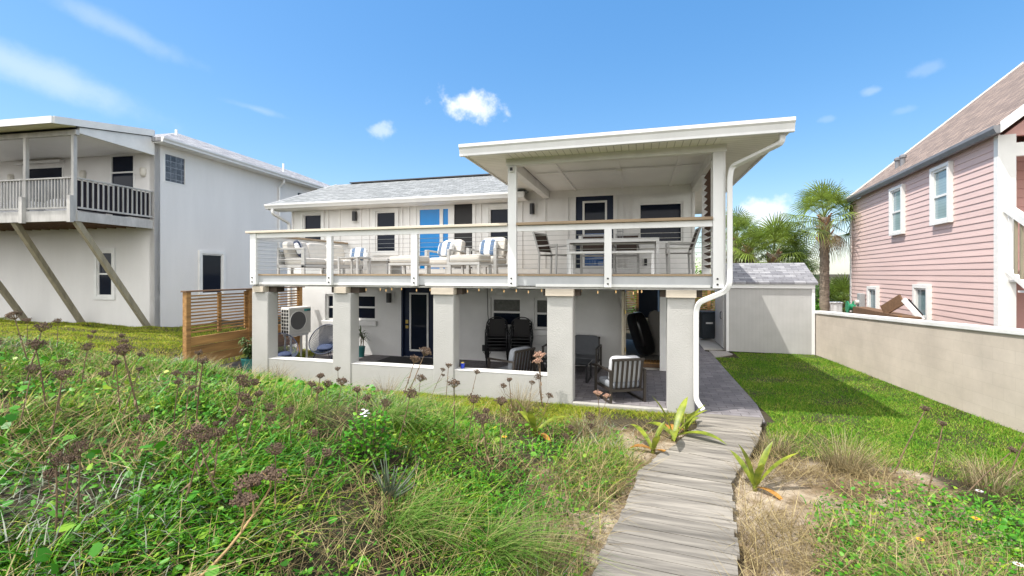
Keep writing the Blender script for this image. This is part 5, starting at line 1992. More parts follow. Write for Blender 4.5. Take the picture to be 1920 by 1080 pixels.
def veg():
    # --- dune grass ---------------------------------------------------------
    x, y = scatter(230000, -13, 5.2, .5, 8.2)
    l, r = weeds_weight(x, y)
    d = np.hypot(x, y)
    dens = np.clip(4.6 / d, .25, 1.6) / 1.6
    cl = np.clip(.5 + 1.2 * vnoise(x, y, 4.2, 3), .03, 1)
    keep = (rng.random(len(x)) < (l * 1.3 + r * .8) * dens * cl) & ~seg_dist_mask(x, y) & in_view(x, y)
    x, y = x[keep], y[keep]
    n = len(x)
    big = np.clip(.5 + vnoise(x, y, 1.7, 5), .15, 1.3)
    h = rng.uniform(.09, .26, n) * (.65 + .5 * big) * np.where(x > 1, .7, 1)
    az = rng.normal(.2, 1.1, n) + vnoise(x, y, 1.2, 8) * 1.4
    blades_mesh_o = blades_mesh('dune_grass', np.c_[x, y, gz(x, y) - .01], h, rng.uniform(.005, .0125, n), az, rng.uniform(.05, .5, n), rng.uniform(.2, 1.3, n), MV['blade'])
    tag(blades_mesh_o, 'bright green long dune grass covering the slope left of the boardwalk', 'grass', kind='stuff')
    # broad bladed grass and lance leaved weeds
    x, y = scatter(105000, -13, 5.2, .5, 7.6)
    l, r = weeds_weight(x, y)
    d = np.hypot(x, y)
    dens = np.clip(4.2 / d, .25, 1.6) / 1.6
    cl = np.clip(.35 + 1.3 * vnoise(x, y, 3.6, 13), 0, 1)
    keep = (rng.random(len(x)) < (l + r * .5) * dens * cl) & ~seg_dist_mask(x, y) & in_view(x, y)
    x, y = x[keep], y[keep]
    n = len(x)
    o = blades_mesh('broad_dune_grass', np.c_[x, y, gz(x, y) - .01], rng.uniform(.10, .25, n) * np.where(x > 1, .65, 1), rng.uniform(.012, .024, n), rng.normal(.3, 1.2, n), rng.uniform(.05, .5, n), rng.uniform(.3, 1.4, n), MV['cover'])
    tag(o, 'broad bladed bright green grass and lance leaved weeds on the dune', 'grass', kind='stuff')
    # --- ground cover -------------------------------------------------------
    x, y = scatter(260000, -13, 5.4, .5, 7.9)
    l, r = weeds_weight(x, y)
    d = np.hypot(x, y)
    dens = np.clip(4.4 / d, .25, 1.6) / 1.6
    cl = np.clip(.55 + 1.2 * vnoise(x, y, 3.1, 21), .05, 1)
    keep = (rng.random(len(x)) < (l * .6 + r * 2.2) * dens * np.clip(cl + r * .3, 0, 1)) & ~seg_dist_mask(x, y) & in_view(x, y)
    x, y = x[keep], y[keep]
    n = len(x)
    z = gz(x, y) + rng.uniform(.01, .17, n) * (.6 + .6 * np.clip(vnoise(x, y, 2.0, 5) + .5, 0, 1.2)) * np.where(x > 1, .75, 1)
    ln = rng.uniform(.02, .05, n)
    o = leaves_mesh('ground_cover', np.c_[x, y, z], ln, ln * rng.uniform(.42, .8, n), rng.uniform(0, 6.28, n), rng.normal(.25, .45, n), MV['cover'])
    tag(o, 'low creeping green leaves and weeds mixed through the dune grass', 'ground cover', kind='stuff')
    # big round leaves
    x, y = scatter(3000, -8, 1, .8, 6.5)
    l, r = weeds_weight(x, y)
    keep = (rng.random(len(x)) < l * np.clip(.2 + 1.3 * vnoise(x, y, 2.0, 31), 0, 1)) & in_view(x, y)
    x, y = x[keep], y[keep]
    n = len(x)
    ln = rng.uniform(.045, .08, n)
    o = leaves_mesh('round_leaf_cover', np.c_[x, y, gz(x, y) + rng.uniform(.06, .20, n)], ln, ln * .95, rng.uniform(0, 6.28, n), rng.normal(.2, .4, n), MV['cover'], fold=.12)
    tag(o, 'larger round glossy leaves scattered low in the dune weeds', 'ground cover', kind='stuff')
    # silvery weeds
    x, y = scatter(60000, -12, 1.5, .8, 7.4)
    l, r = weeds_weight(x, y)
    keep = (rng.random(len(x)) < l * np.clip(1.6 * vnoise(x, y, 1.5, 41) - .6, 0, .6)) & in_view(x, y)
    x, y = x[keep], y[keep]
    n = len(x)
    o = blades_mesh('silver_weeds', np.c_[x, y, gz(x, y) + rng.uniform(0, .12, n)], rng.uniform(.06, .16, n), rng.uniform(.004, .008, n), rng.uniform(0, 6.28, n), rng.uniform(.2, 1.2, n), rng.uniform(0, 1, n), MV['silver'], seg=2)
    tag(o, 'silvery grey weeds in patches of the dune', 'ground cover', kind='stuff')
    # --- dry thatch -----------------------------------------------------------
    x, y = scatter(190000, -12, 5.5, .5, 8.3)
    l, r = weeds_weight(x, y)
    le, re = walk_edges(y)
    near = np.exp(-np.clip(np.minimum(np.abs(x - le), np.abs(x - re)) - .1, 0, 9) / .5)
    sandy = (x > re) & (y < 6.7) & (x < 4.4)
    cl = np.clip(.45 + 1.2 * vnoise(x, y, 2.8, 51), 0, 1)
    lawnstraw = (x > re + .1) * (y > 6.2) * (x < 4.95) * .06 * np.clip(.4 + 1.5 * vnoise(x, y, 2.2, 57), 0, 1)
    wt = lawnstraw + l * .38 * cl + near * .75 * (y < 7.4) * np.clip(cl + .25, 0, 1) + sandy * (.75 * np.clip(1.3 * cl - .12, 0, 1))
    keep = (rng.random(len(x)) < wt * np.clip(4.4 / np.hypot(x, y), .3, 1)) & ~seg_dist_mask(x, y) & in_view(x, y) & (y < 8.2)
    x, y = x[keep], y[keep]
    n = len(x)
    o = blades_mesh('dry_thatch', np.c_[x, y, gz(x, y) + rng.uniform(0, .05, n) + .07 * (x < -.4) * rng.uniform(0, 1, n)], rng.uniform(.06, .22, n), rng.uniform(.003, .0075, n), rng.uniform(0, 6.28, n), rng.uniform(.6, 3.0, n), rng.uniform(-.3, .6, n), MV['thatch'], seg=2)
    tag(o, 'dry straw coloured thatch lying on the sand beside the boardwalk', 'thatch', kind='stuff')
    # --- lawns ------------------------------------------------------------------
    x, y = scatter(330000, 1.3, 6.0, 3.6, 15.4)
    re = walk_edges(y)[1]
    pathedge = np.where(y > 8.2, 2.07, re + .05)
    wallx = 4.95 + (15.35 - y) * .0885
    n1 = vnoise(x, y, 2.4, 61) * .35
    lim = 6.35 + n1 - .35 * np.clip(x - 2.4, 0, 1.4) - .45 * np.clip(x - 3.4, 0, 3)
    w_ = np.clip((y - lim) / .45, 0, 1) * (x > pathedge + np.abs(n1) * .12) * (x < wallx - .01) * (~((y > 14.2) & (x < 2.75)))
    w_ = w_ * np.clip(8.5 / np.hypot(x, y), .45, 1) * np.clip(.85 + .6 * vnoise(x, y, 5, 67), .45, 1)
    keep = (rng.random(len(x)) < w_) & (y < 15.28)
    x, y = x[keep], y[keep]
    n = len(x)
    o = blades_mesh('lawn_grass', np.c_[x, y, gz(x, y) - .005], rng.uniform(.02, .06, n) * (1 + .5 * np.clip(vnoise(x, y, 3.3, 69), -.6, 1)), rng.uniform(.005, .012, n), rng.uniform(0, 6.28, n), rng.uniform(.1, .9, n), rng.uniform(0, .9, n), MV['lawn'], seg=2)
    tag(o, 'green lawn between the paver path and the block wall', 'lawn', kind='stuff')
    x, y = scatter(120000, -9.2, 1.0, 6.6, 8.46)
    n1 = vnoise(x, y, 2.4, 71) * .3
    w_ = np.clip((y - 7.15 - n1 - .25 * np.clip(x + 1.5, 0, 3)) / .5, 0, 1) * np.clip(.75 + .7 * vnoise(x, y, 4, 73), .1, 1)
    keep = (rng.random(len(x)) < w_ * .8) & ~seg_dist_mask(x, y)
    x, y = x[keep], y[keep]
    n = len(x)
    o = blades_mesh('front_lawn_grass', np.c_[x, y, gz(x, y) - .005], rng.uniform(.03, .08, n), rng.uniform(.005, .010, n), rng.uniform(0, 6.28, n), rng.uniform(.1, .9, n), rng.uniform(0, .9, n), MV['yellowlawn'], seg=2)
    tag(o, 'narrow strip of yellowish lawn along the foot of the columns', 'lawn', kind='stuff')
    x, y = scatter(230000, -24, -7.6, 4.5, 13)
    n1 = vnoise(x, y, 1.4, 81) * .4
    lhy = 11.24 + (x + 15.4) * .0866
    w_ = np.clip((y - 5.4 - n1) / .6, 0, 1) * ((y < lhy - .02) | (x > -15.2)) * ~((x > -9.0) & (y > 8.42)) * np.clip(.8 + .5 * vnoise(x, y, 3, 83), .3, 1)
    keep = (rng.random(len(x)) < w_ * .85) & in_view(x, y, 2)
    x, y = x[keep], y[keep]
    n = len(x)
    o = blades_mesh('side_lawn_grass', np.c_[x, y, gz(x, y) - .005], rng.uniform(.03, .08, n), rng.uniform(.007, .015, n), rng.uniform(0, 6.28, n), rng.uniform(.1, .9, n), rng.uniform(0, .9, n), MV['yellowlawn'], seg=2)
    tag(o, 'sunlit yellow green lawn in front of the grey stucco house', 'lawn', kind='stuff')


veg()


# bunch grass tufts -----------------------------------------------------------
def tuft(name, label, x, y, h, spread, n, m, cat='grass tuft', grp=None, curve=(.1, .7), wind=0.0, w=(.0025, .006)):
    r = rng.uniform(0, 1, n) ** .7 * spread
    a = rng.uniform(0, 6.28, n)
    P = np.c_[r * np.cos(a), r * np.sin(a), np.zeros(n) - .02]
    az = a + rng.normal(0, .5, n)
    if wind:
        az = np.where(rng.random(n) < wind, rng.normal(0.1, .5, n), az)
    o = blades_mesh(name, P, h * rng.uniform(.45, 1.05, n), rng.uniform(*w, n), az, rng.uniform(.05, .45, n), rng.uniform(*curve, n), m, seg=4)
    o.location = (x, y, g1(x, y))
    tag(o, label, cat, grp)


DG = 'dry bunch grass tufts'
tuft('bunch_grass', 'large dry straw tuft on the sand right of the boardwalk', 2.30, 6.15, .62, .20, 420, MV['bunch'], grp=DG)
tuft('bunch_grass', 'dry straw tuft at the right edge of the boardwalk bend', 1.72, 6.72, .40, .20, 320, MV['bunch'], grp=DG)
tuft('bunch_grass', 'dry dark tuft at the far right near the block wall', 3.55, 6.0, .46, .22, 300, MV['bunch'], grp=DG)
tuft('bunch_grass', 'tall wispy straw tuft in front of the low parapet under the blue cup', -1.95, 7.35, .72, .16, 380, MV['bunch'], grp=DG)
tuft('bunch_grass', 'straw tuft left of the bare sand before the open patio bay', -.75, 6.75, .48, .22, 420, MV['bunch'], grp=DG)
tuft('bunch_grass', 'thin straw tuft at the foot of the leftmost column', -7.55, 8.05, .55, .2, 240, MV['bunch'], grp=DG)
tuft('bunch_grass', 'thin straw tuft in front of the second parapet bay', -4.55, 7.5, .55, .18, 220, MV['bunch'], grp=DG)
tuft('bunch_grass', 'pale straw tuft in front of the timber privacy screen', -8.3, 6.9, .45, .25, 320, MV['bunch'], grp=DG)
tuft('bunch_grass', 'half dead tuft at the left edge of the boardwalk near the camera', -.80, 3.55, .42, .20, 420, MV['bunch'], grp=DG)
AG = 'tall arching green grass clumps'
tuft('arching_grass', 'long arching green grass clump left of the boardwalk near the camera', -1.15, 3.35, .75, .16, 220, MV['bunchgreen'], grp=AG, curve=(.6, 1.5), wind=.55, w=(.005, .009))
tuft('arching_grass', 'long arching green grass clump in the lower middle of the dune', -1.75, 3.0, .70, .18, 200, MV['bunchgreen'], grp=AG, curve=(.6, 1.5), wind=.6, w=(.005, .009))
tuft('arching_grass', 'long arching green grass clump in the middle of the dune below the third column', -2.75, 4.55, .85, .18, 220, MV['bunchgreen'], grp=AG, curve=(.5, 1.4), wind=.6, w=(.005, .009))
tuft('arching_grass', 'long arching green grass clump halfway up the dune on the left', -3.4, 3.9, .75, .16, 200, MV['bunchgreen'], grp=AG, curve=(.6, 1.5), wind=.6, w=(.005, .009))
tuft('arching_grass', 'long thin green grass clump at the lower right corner', 2.05, 3.75, .60, .18, 140, MV['bunchgreen'], grp=AG, curve=(.5, 1.2), w=(.004, .008))


# strap leaved plants ------------------------------------------------------------
def strap_plant(label, x, y, s, seed, n=9, dead=2):
    t = thing('strap_leaf_plant', label, 'plant', (x, y, g1(x, y)), 0, 'strap leaved plants by the boardwalk')
    rr = random.Random(seed)
    MB().lathe([(.03 * s, -.02), (.035 * s, .04), (.022 * s, .10)], 10).build('stem', 'strap', t, smooth=True)
    for i in range(n - 2):
        mb = MB()
        a = i * 2.4 + rr.uniform(-.3, .3)
        el = R(rr.uniform(28, 82))
        L_ = s * rr.uniform(.50, .80) * (1 if i < n - 2 - dead + 1 else .7)
        wd = s * rr.uniform(.050, .068)
        if i >= n - 1 - dead:
            el = R(rr.uniform(12, 28))
        d = Vector((math.cos(a), math.sin(a), 0))
        sd = Vector((-d.y, d.x, 0))
        p = Vector((0, 0, .05 * s)) + d * .01
        pts = []
        e = el
        for k in range(8):
            pts.append(p.copy())
            p = p + (d * math.cos(e) + Vector((0, 0, 1)) * math.sin(e)) * (L_ / 7)
            e -= (.07 if el > .8 else .15)
        vs, fs = [], []
        for k, q in enumerate(pts):
            u = k / 7
            w = wd * (.55 + .9 * u if u < .5 else 1.0 * (1 - ((u - .5) / .5) ** 2.2) + .02)
            vs += [q - sd * w + Vector((0, 0, w * .45)), q, q + sd * w + Vector((0, 0, w * .45))]
        for k in range(7):
            o = k * 3
            fs += [(o, o + 1, o + 4, o + 3), (o + 1, o + 2, o + 5, o + 4)]
        mb.add(vs, fs)
        mb.build('leaf', 'strapdead' if i >= n - 1 - dead else 'strap', t, smooth=True)


strap_plant('tallest yellow green strap leaved plant left of the boardwalk near the corner column', .47, 7.0, 1.05, 3, 9, 2)
strap_plant('smaller yellow green strap leaved plant nearer the camera on the bare sand', .17, 6.42, .80, 8, 8, 3)
strap_plant('strap leaved plant right at the end of the boardwalk by the corner column', .66, 7.38, .7, 5, 7, 2)
strap_plant('single strap leaved plant with browned tips right of the boardwalk', 1.22, 5.55, .78, 11, 8, 2)
strap_plant('strap leaved plant half hidden in the weeds before the fourth column', -1.45, 6.35, .85, 14, 8, 2)

# spiky succulent and flowering weed
t = thing('spiky_succulent', 'dark spiky succulent low in the dune grass near the camera', 'succulent', (-1.95, 3.28, g1(-1.95, 3.28) + .05))
lv = MB()
rr = random.Random(5)
for i in range(17):
    a = i * 2.4
    e = R(rr.uniform(20, 75))
    L_ = rr.uniform(.18, .30)
    pts = [Vector((0, 0, .02)) + Vector((math.cos(a) * math.cos(e), math.sin(a) * math.cos(e), math.sin(e) + .25 * u)) * (L_ * u) for u in np.linspace(0, 1, 5)]
    lv.tube(pts, .017, 6, r1=.002)
lv.build('leaves', 'spikyleaf', t, smooth=True)
MB().lathe([(.03, -.05), (.035, .04)], 8).build('stem', 'drystem', t)


def flowering_weed():
    x, y = -2.42, 3.72
    t = thing('flowering_weed', 'bushy bright green weed with tiny white flowers in the middle of the dune', 'plant', (x, y, g1(x, y)))
    n = 700
    a, r_, zz = rng.uniform(0, 6.28, n), np.sqrt(rng.uniform(0, 1, n)) * .24, rng.uniform(.05, .42, n)
    r_ = r_ * (1 - .35 * (zz / .42) ** 2)
    ln = rng.uniform(.03, .055, n)
    o = leaves_mesh('foliage', np.c_[r_ * np.cos(a), r_ * np.sin(a), zz], ln, ln * .7, a + rng.normal(0, .8, n), rng.normal(.2, .4, n), MV['cover'])
    o.parent = t
    st = MB()
    for i in range(9):
        b = i * .7
        st.tube([(0, 0, 0), (.1 * math.cos(b), .1 * math.sin(b), .2), (.16 * math.cos(b), .16 * math.sin(b), .40)], .005, 5)
    st.build('stem', 'drystem', t)
    for i in range(7):
        b = rng.uniform(0, 6.28)
        q = .13 * rng.uniform(.3, 1)
        MB().lathe([(.004, 0), (.018, .004), (.008, .008)], 6, (q * math.cos(b), q * math.sin(b), .44 + rng.uniform(-.02, .03))).build('flower', 'whitepetal', t)


flowering_weed()


def daisy(label, x, y, h, m, r=.03, grp='small dune flowers'):
    t = thing('dune_flower', label, 'flower', (x, y, g1(x, y)), rng.uniform(0, 90), grp)
    MB().tube([(0, 0, 0), (.01, 0, h * .5), (0, .01, h)], .003, 5).build('stem', 'potleaf', t)
    pt = MB()
    for i in range(11):
        a = i * 2 * math.pi / 11
        d, s = Vector((math.cos(a), math.sin(a), .15)), Vector((-math.sin(a), math.cos(a), 0))
        c = Vector((0, .01, h))
        pt.add([c + d * .008, c + d * r * .6 + s * r * .25, c + d * r, c + d * r * .6 - s * r * .25], [(0, 1, 2, 3)])
    pt.build('petals', m, t)
    MB().lathe([(.012, 0), (.010, .008), (.003, .011)], 8, (0, .01, h)).build('flower_centre', 'brown', t)


daisy('yellow daisy like flower at the right, the larger one above its neighbour', 2.72, 4.72, .24, 'yellowpetal', .034)
daisy('yellow daisy like flower at the lower right, nearer the boardwalk than its neighbour', 2.15, 4.35, .20, 'yellowpetal', .030)
daisy('white flower among the weeds at the lower right corner', 2.62, 4.12, .22, 'whitepetal', .032)
daisy('white flower at the top of the weedy patch on the right', 3.05, 5.25, .26, 'whitepetal', .032)
daisy('yellow flower low in the weeds left of the boardwalk', -1.55, 5.2, .22, 'yellowpetal', .035)


# dried flower stalks ---------------------------------------------------------------
def stalk_proto(seed, head_mat, H=.75, heads=1, name='dried_flower_stalk', hs=1.0):
    rr = random.Random(seed)
    t = thing(name, 'dried stalk', 'dried stalk', (0, 0, -50))
    lean = Vector((rr.uniform(-.10, .16), rr.uniform(-.08, .08), 0))
    path = [Vector((0, 0, -.03)) + lean * (u ** 1.5) + Vector((0, 0, H * u)) for u in np.linspace(0, 1, 6)]
    st = MB()
    st.tube(path, .0085, 6, r1=.005)
    centres = [(path[-1], hs)]
    for k in range(heads - 1):
        q = path[3 + k % 2]
        a = rr.uniform(0, 6.28)
        e = q + Vector((math.cos(a) * .13, math.sin(a) * .13, H * rr.uniform(.22, .36)))
        st.tube([q, q.lerp(e, .5) + Vector((math.cos(a) * .03, math.sin(a) * .03, -.02)), e], .005, 5, r1=.0035)
        centres.append((e, .65))
    heads_ = []
    for c, s in centres:
        hd = MB()
        heads_.append(hd)
        nb = int(15 * s) + 4
        for i in range(nb):
            a = i * 2.4
            rad = .068 * s * math.sqrt((i + .5) / nb)
            tip = c + Vector((math.cos(a) * rad, math.sin(a) * rad, .055 * s + .03 * s * (1 - (rad / (.072 * s)) ** 2) + rr.uniform(-.012, .012)))
            st.tube([c, c.lerp(tip, .5) + Vector((math.cos(a), math.sin(a), 0)) * .012, tip], .0028, 3)
            for k in range(7):
                o = tip + Vector((rr.gauss(0, .014), rr.gauss(0, .014), rr.gauss(.002, .009)))
                r_ = rr.uniform(.005, .009)
                hd.add([o + Vector(v) * r_ for v in ((1, 0, 0), (-1, 0, 0), (0, 1, 0), (0, -1, 0), (0, 0, 1.3), (0, 0, -1.3))],
                       [(0, 2, 4), (2, 1, 4), (1, 3, 4), (3, 0, 4), (2, 0, 5), (1, 2, 5), (3, 1, 5), (0, 3, 5)])
    # a few curled dead leaves on the stem
    for k in range(5):
        p = path[1].lerp(path[4], rr.random())
        a = rr.uniform(0, 6.28)
        d = Vector((math.cos(a), math.sin(a), -.5))
        s_ = Vector((-math.sin(a), math.cos(a), 0)) * .008
        st.add([p - s_, p + s_, p + d * .05 + s_, p + d * .08], [(0, 1, 2, 3)])
    st.build('stem', 'drystem', t)
    for hd in heads_:
        hd.build('seed_head', head_mat, t)
    return t


PROTO = [stalk_proto(1, 'dryhead', .72, 1), stalk_proto(2, 'dryhead', .80, 2), stalk_proto(3, 'dryhead', .66, 1), stalk_proto(4, 'dryhead', .85, 3), stalk_proto(5, 'pinkhead', .62, 2), stalk_proto(6, 'dryhead', .80, 1, hs=.42), stalk_proto(7, 'dryhead', .70, 2, hs=.62)]
STALK_LABELS = [
    ('brown dried seed head stalk on the dune crest before the grey stucco house', 'dried stalks on the dune crest before the stucco house'),
    ('brown dried seed head stalk in the weeds before the timber privacy screen', 'dried stalks before the timber privacy screen'),
    ('brown dried seed head stalk in the weeds before the left parapet bays', 'dried stalks before the left parapet bays'),
    ('brown dried seed head stalk in the weeds before the right parapet bay', 'dried stalks before the right parapet bay'),
    ('pinkish dried seed head stalk in front of the black patio armchair', None),
    ('pinkish dried seed head stalk rising before the fourth column', None),
    ('thin dried stalk leaning over the lawn shadow edge, leftmost on the right side', None),
    ('thin dried stalk standing in the middle of the right side patch', None),
    ('thin dried stalk between two others on the right side patch', None),
    ('tall bare dried stalk at the far right before the block wall', None)]
# x, y, height, variant, turn, label
STALKS = [
    (-4.8, 2.62, 0.6, 0, 136, 0),
    (-5.48, 3.26, 0.51, 0, 173, 0),
    (-5.49, 3.55, 0.61, 5, 41, 0),
    (-4.79, 3.08, 0.56, 5, 358, 0),
    (-5.96, 4.02, 0.48, 2, 86, 0),
    (-4.23, 2.97, 0.66, 2, 216, 0),
    (-4.4, 2.92, 0.52, 6, 26, 0),
    (-4.27, 2.83, 0.51, 5, 302, 0),
    (-3.17, 2.16, 0.48, 2, 52, 0),
    (-6.43, 3.2, 0.73, 6, 345, 0),
    (-9.89, 5.15, 0.53, 2, 44, 0),
    (-7.3, 3.83, 0.68, 2, 203, 0),
    (-9.85, 5.54, 0.55, 0, 102, 0),
    (-5.96, 3.06, 0.66, 0, 210, 0),
    (-7.9, 4.76, 0.49, 6, 251, 0),
    (-4.08, 2.24, 0.51, 2, 217, 0),
    (-2.73, 1.52, 0.61, 0, 305, 0),
    (-4.63, 2.6, 0.48, 1, 101, 0),
    (-2.72, 1.52, 0.6, 6, 169, 0),
    (-4.46, 2.26, 0.47, 0, 68, 0),
    (-2.8, 1.66, 0.62, 0, 256, 0),
    (-6.34, 3.12, 0.49, 2, 275, 0),
    (-3.45, 2.66, 0.73, 5, 35, 1),
    (-4.23, 3.48, 0.58, 5, 47, 1),
    (-3.52, 2.9, 0.67, 5, 88, 1),
    (-2.63, 2.08, 0.73, 6, 21, 1),
    (-3.05, 2.72, 0.49, 6, 349, 1),
    (-2.96, 2.86, 0.64, 1, 137, 1),
    (-3.03, 2.89, 0.68, 6, 17, 1),
    (-3.47, 2.76, 0.51, 3, 206, 1),
    (-2.88, 2.37, 0.74, 1, 82, 1),
    (-2.86, 2.77, 0.64, 0, 187, 1),
    (-2.51, 2.24, 0.72, 2, 302, 1),
    (-3.3, 3.02, 0.63, 3, 44, 1),
    (-2.67, 2.3, 0.72, 6, 299, 1),
    (-3.25, 3.91, 0.63, 6, 205, 2),
    (-5.61, 7.56, 0.58, 2, 9, 2),
    (-2.86, 3.22, 0.63, 2, 168, 2),
    (-3.24, 4.07, 0.53, 0, 109, 2),
    (-3.1, 4.07, 0.59, 2, 166, 2),
    (-2.29, 2.43, 0.77, 2, 322, 2),
    (-2.47, 2.88, 0.61, 2, 28, 2),
    (-3.07, 3.77, 0.52, 2, 219, 2),
    (-2.57, 3.74, 0.67, 6, 127, 2),
    (-2.31, 3.98, 0.69, 0, 217, 2),
    (-3.19, 5.65, 0.94, 0, 205, 2),
    (-3.26, 5.71, 0.78, 2, 189, 2),
    (-3.6, 8.09, 0.69, 2, 87, 2),
    (-2.16, 5.09, 0.73, 2, 15, 2),
    (-3.91, 8.1, 0.62, 1, 134, 2),
    (-2.27, 2.58, 0.81, 6, 310, 2),
    (-2.49, 3.89, 0.57, 0, 31, 2),
    (-2.61, 4.92, 0.65, 0, 150, 2),
    (-1.88, 4.79, 0.71, 2, 145, 3),
    (-1.88, 7.68, 0.56, 2, 142, 3),
    (-1.71, 8.1, 0.8, 0, 284, 3),
    (-1.46, 6.61, 0.61, 0, 33, 3),
    (-1.75, 4.68, 0.65, 6, 287, 3),
    (-1.49, 4.78, 0.75, 0, 301, 3),
    (-0.88, 5.74, 0.79, 1, 339, 3),
    (-1.53, 4.53, 0.74, 2, 311, 3),
    (-2.97, 7.68, 0.67, 0, 24, 3),
    (-0.93, 5.49, 0.6, 6, 88, 3),
    (-1.98, 7.05, 0.76, 6, 83, 3),
    (-0.56, 6.95, 0.57, 4, 113, 4),
    (-1.7, 8.08, 0.89, 4, 6, 5),
    (2.83, 6.26, 0.82, 5, 103, 6),
    (2.92, 5.79, 0.72, 5, 90, 7),
    (3.15, 5.69, 0.67, 5, 242, 8),
    (3.89, 6.31, 0.82, 5, 233, 9),
]
used = set()
for (x, y, H, v, rz, k) in STALKS:
    label, grp = STALK_LABELS[k]
    src = PROTO[v]
    if math.hypot(x, y) < 4.4:
        H = H * .72
    if k in (2, 3):
        H = H * .88
    base = (.72, .80, .66, .85, .62, .80, .70)[v]
    loc = (x, y, g1(x, y))
    if v not in used:
        used.add(v)
        src.location = loc
        src.rotation_euler = (0, 0, R(rz))
        src.scale = (H / base,) * 3
        src['label'] = label
        if grp:
            src['group'] = grp
    else:
        q = dup(src, loc, rz, label, grp, H / base)
        q.rotation_euler = (R(random.gauss(0, 9)), R(random.gauss(13, 10)), R(random.gauss(0, 45)))

# a big leaning stalk in the foreground
def leaning_stalk():
    a = Vector((-2.05, 1.62, g1(-2.05, 1.62) + .10))
    b = Vector((-2.02, 2.08, g1(-2.02, 2.08) + .42))
    t = thing('dried_flower_stalk', 'long bent dried stalk leaning low over the grass nearest the camera at lower left', 'dried stalk', a)
    st = MB()
    pts = [a.lerp(b, u) + Vector((0, 0, .05 * math.sin(u * 3.1) * -1)) for u in np.linspace(0, 1, 7)]
    st.tube(pts, .009, 7, r1=.006)
    rr = random.Random(77)
    clusters = []
    for (f, up, s) in ((6, .10, 1.1), (5, .13, .9), (4, .16, .7)):
        hd = MB()
        clusters.append(hd)
        q = pts[f]
        c = q + Vector((rr.uniform(-.06, .06), rr.uniform(-.03, .05), up))
        st.tube([q, q.lerp(c, .6) + Vector((.015, 0, 0)), c], .005, 5)
        for i in range(16):
            an = i * 2.4
            rad = .062 * s * math.sqrt((i + .5) / 16)
            tip = c + Vector((math.cos(an) * rad * 1.3, math.sin(an) * rad, .03 + rr.uniform(-.012, .012)))
            st.tube([c, tip], .0026, 3)
            for k in range(10):
                o = tip + Vector((rr.gauss(0, .013), rr.gauss(0, .013), rr.gauss(.002, .008)))
                r_ = rr.uniform(.005, .010)
                hd.add([o + Vector(v) * r_ for v in ((1, 0, 0), (-1, 0, 0), (0, 1, 0), (0, -1, 0), (0, 0, 1.3), (0, 0, -1.3))],
                       [(0, 2, 4), (2, 1, 4), (1, 3, 4), (3, 0, 4), (2, 0, 5), (1, 2, 5), (3, 1, 5), (0, 3, 5)])
    st.build('stem', mat('tan dry stem', (.34, .22, .10), .85, .3, 10), t, world=True)
    for hd in clusters:
        hd.build('seed_head', 'dryhead', t, world=True)


leaning_stalk()


# ------------------------------------------------------------------ cabbage palms
def fan_leaf(lv, base, d, petiole, L_, rr, droop, st):
    d = d.normalized()
    sd = d.cross(Vector((0, 0, 1)))
    if sd.length < .1:
        sd = Vector((1, 0, 0))
    sd.normalize()
    roll = rr.uniform(-.5, .5)
    up = sd.cross(d)
    sd = sd * math.cos(roll) + up * math.sin(roll)
    up = sd.cross(d)
    hub = base + d * petiole + Vector((0, 0, -.10 * petiole * petiole))
    st.tube([base, base.lerp(hub, .5) + Vector((0, 0, .03)), hub], .018, 4, r1=.009)
    n = 26
    for i in range(n):
        th = R(-118 + 236 * i / (n - 1))
        dirv = (d * math.cos(th) + sd * math.sin(th)).normalized()
        ln = L_ * (.72 + .28 * math.cos(th * .75)) * rr.uniform(.9, 1.08)
        wd = .025 * (L_ / .8)
        side = up.cross(dirv).normalized()
        g = Vector((0, 0, -1))
        p0 = hub
        cup = up * (-.10 * ln * abs(math.sin(th)))
        p1 = hub + dirv * ln * .5 + cup * .4 + g * (.06 * ln * droop)
        p2 = hub + dirv * ln * .8 + cup + g * (.28 * ln * droop)
        p3 = hub + dirv * ln * .95 + cup + g * (.62 * ln * droop)
        lv.add([p0 - side * wd * .25, p0 + side * wd * .25, p1 + side * wd * .62, p1 - side * wd * .62, p2 + side * wd * .36, p2 - side * wd * .36, p3],
               [(0, 1, 2, 3), (3, 2, 4, 5), (5, 4, 6)])


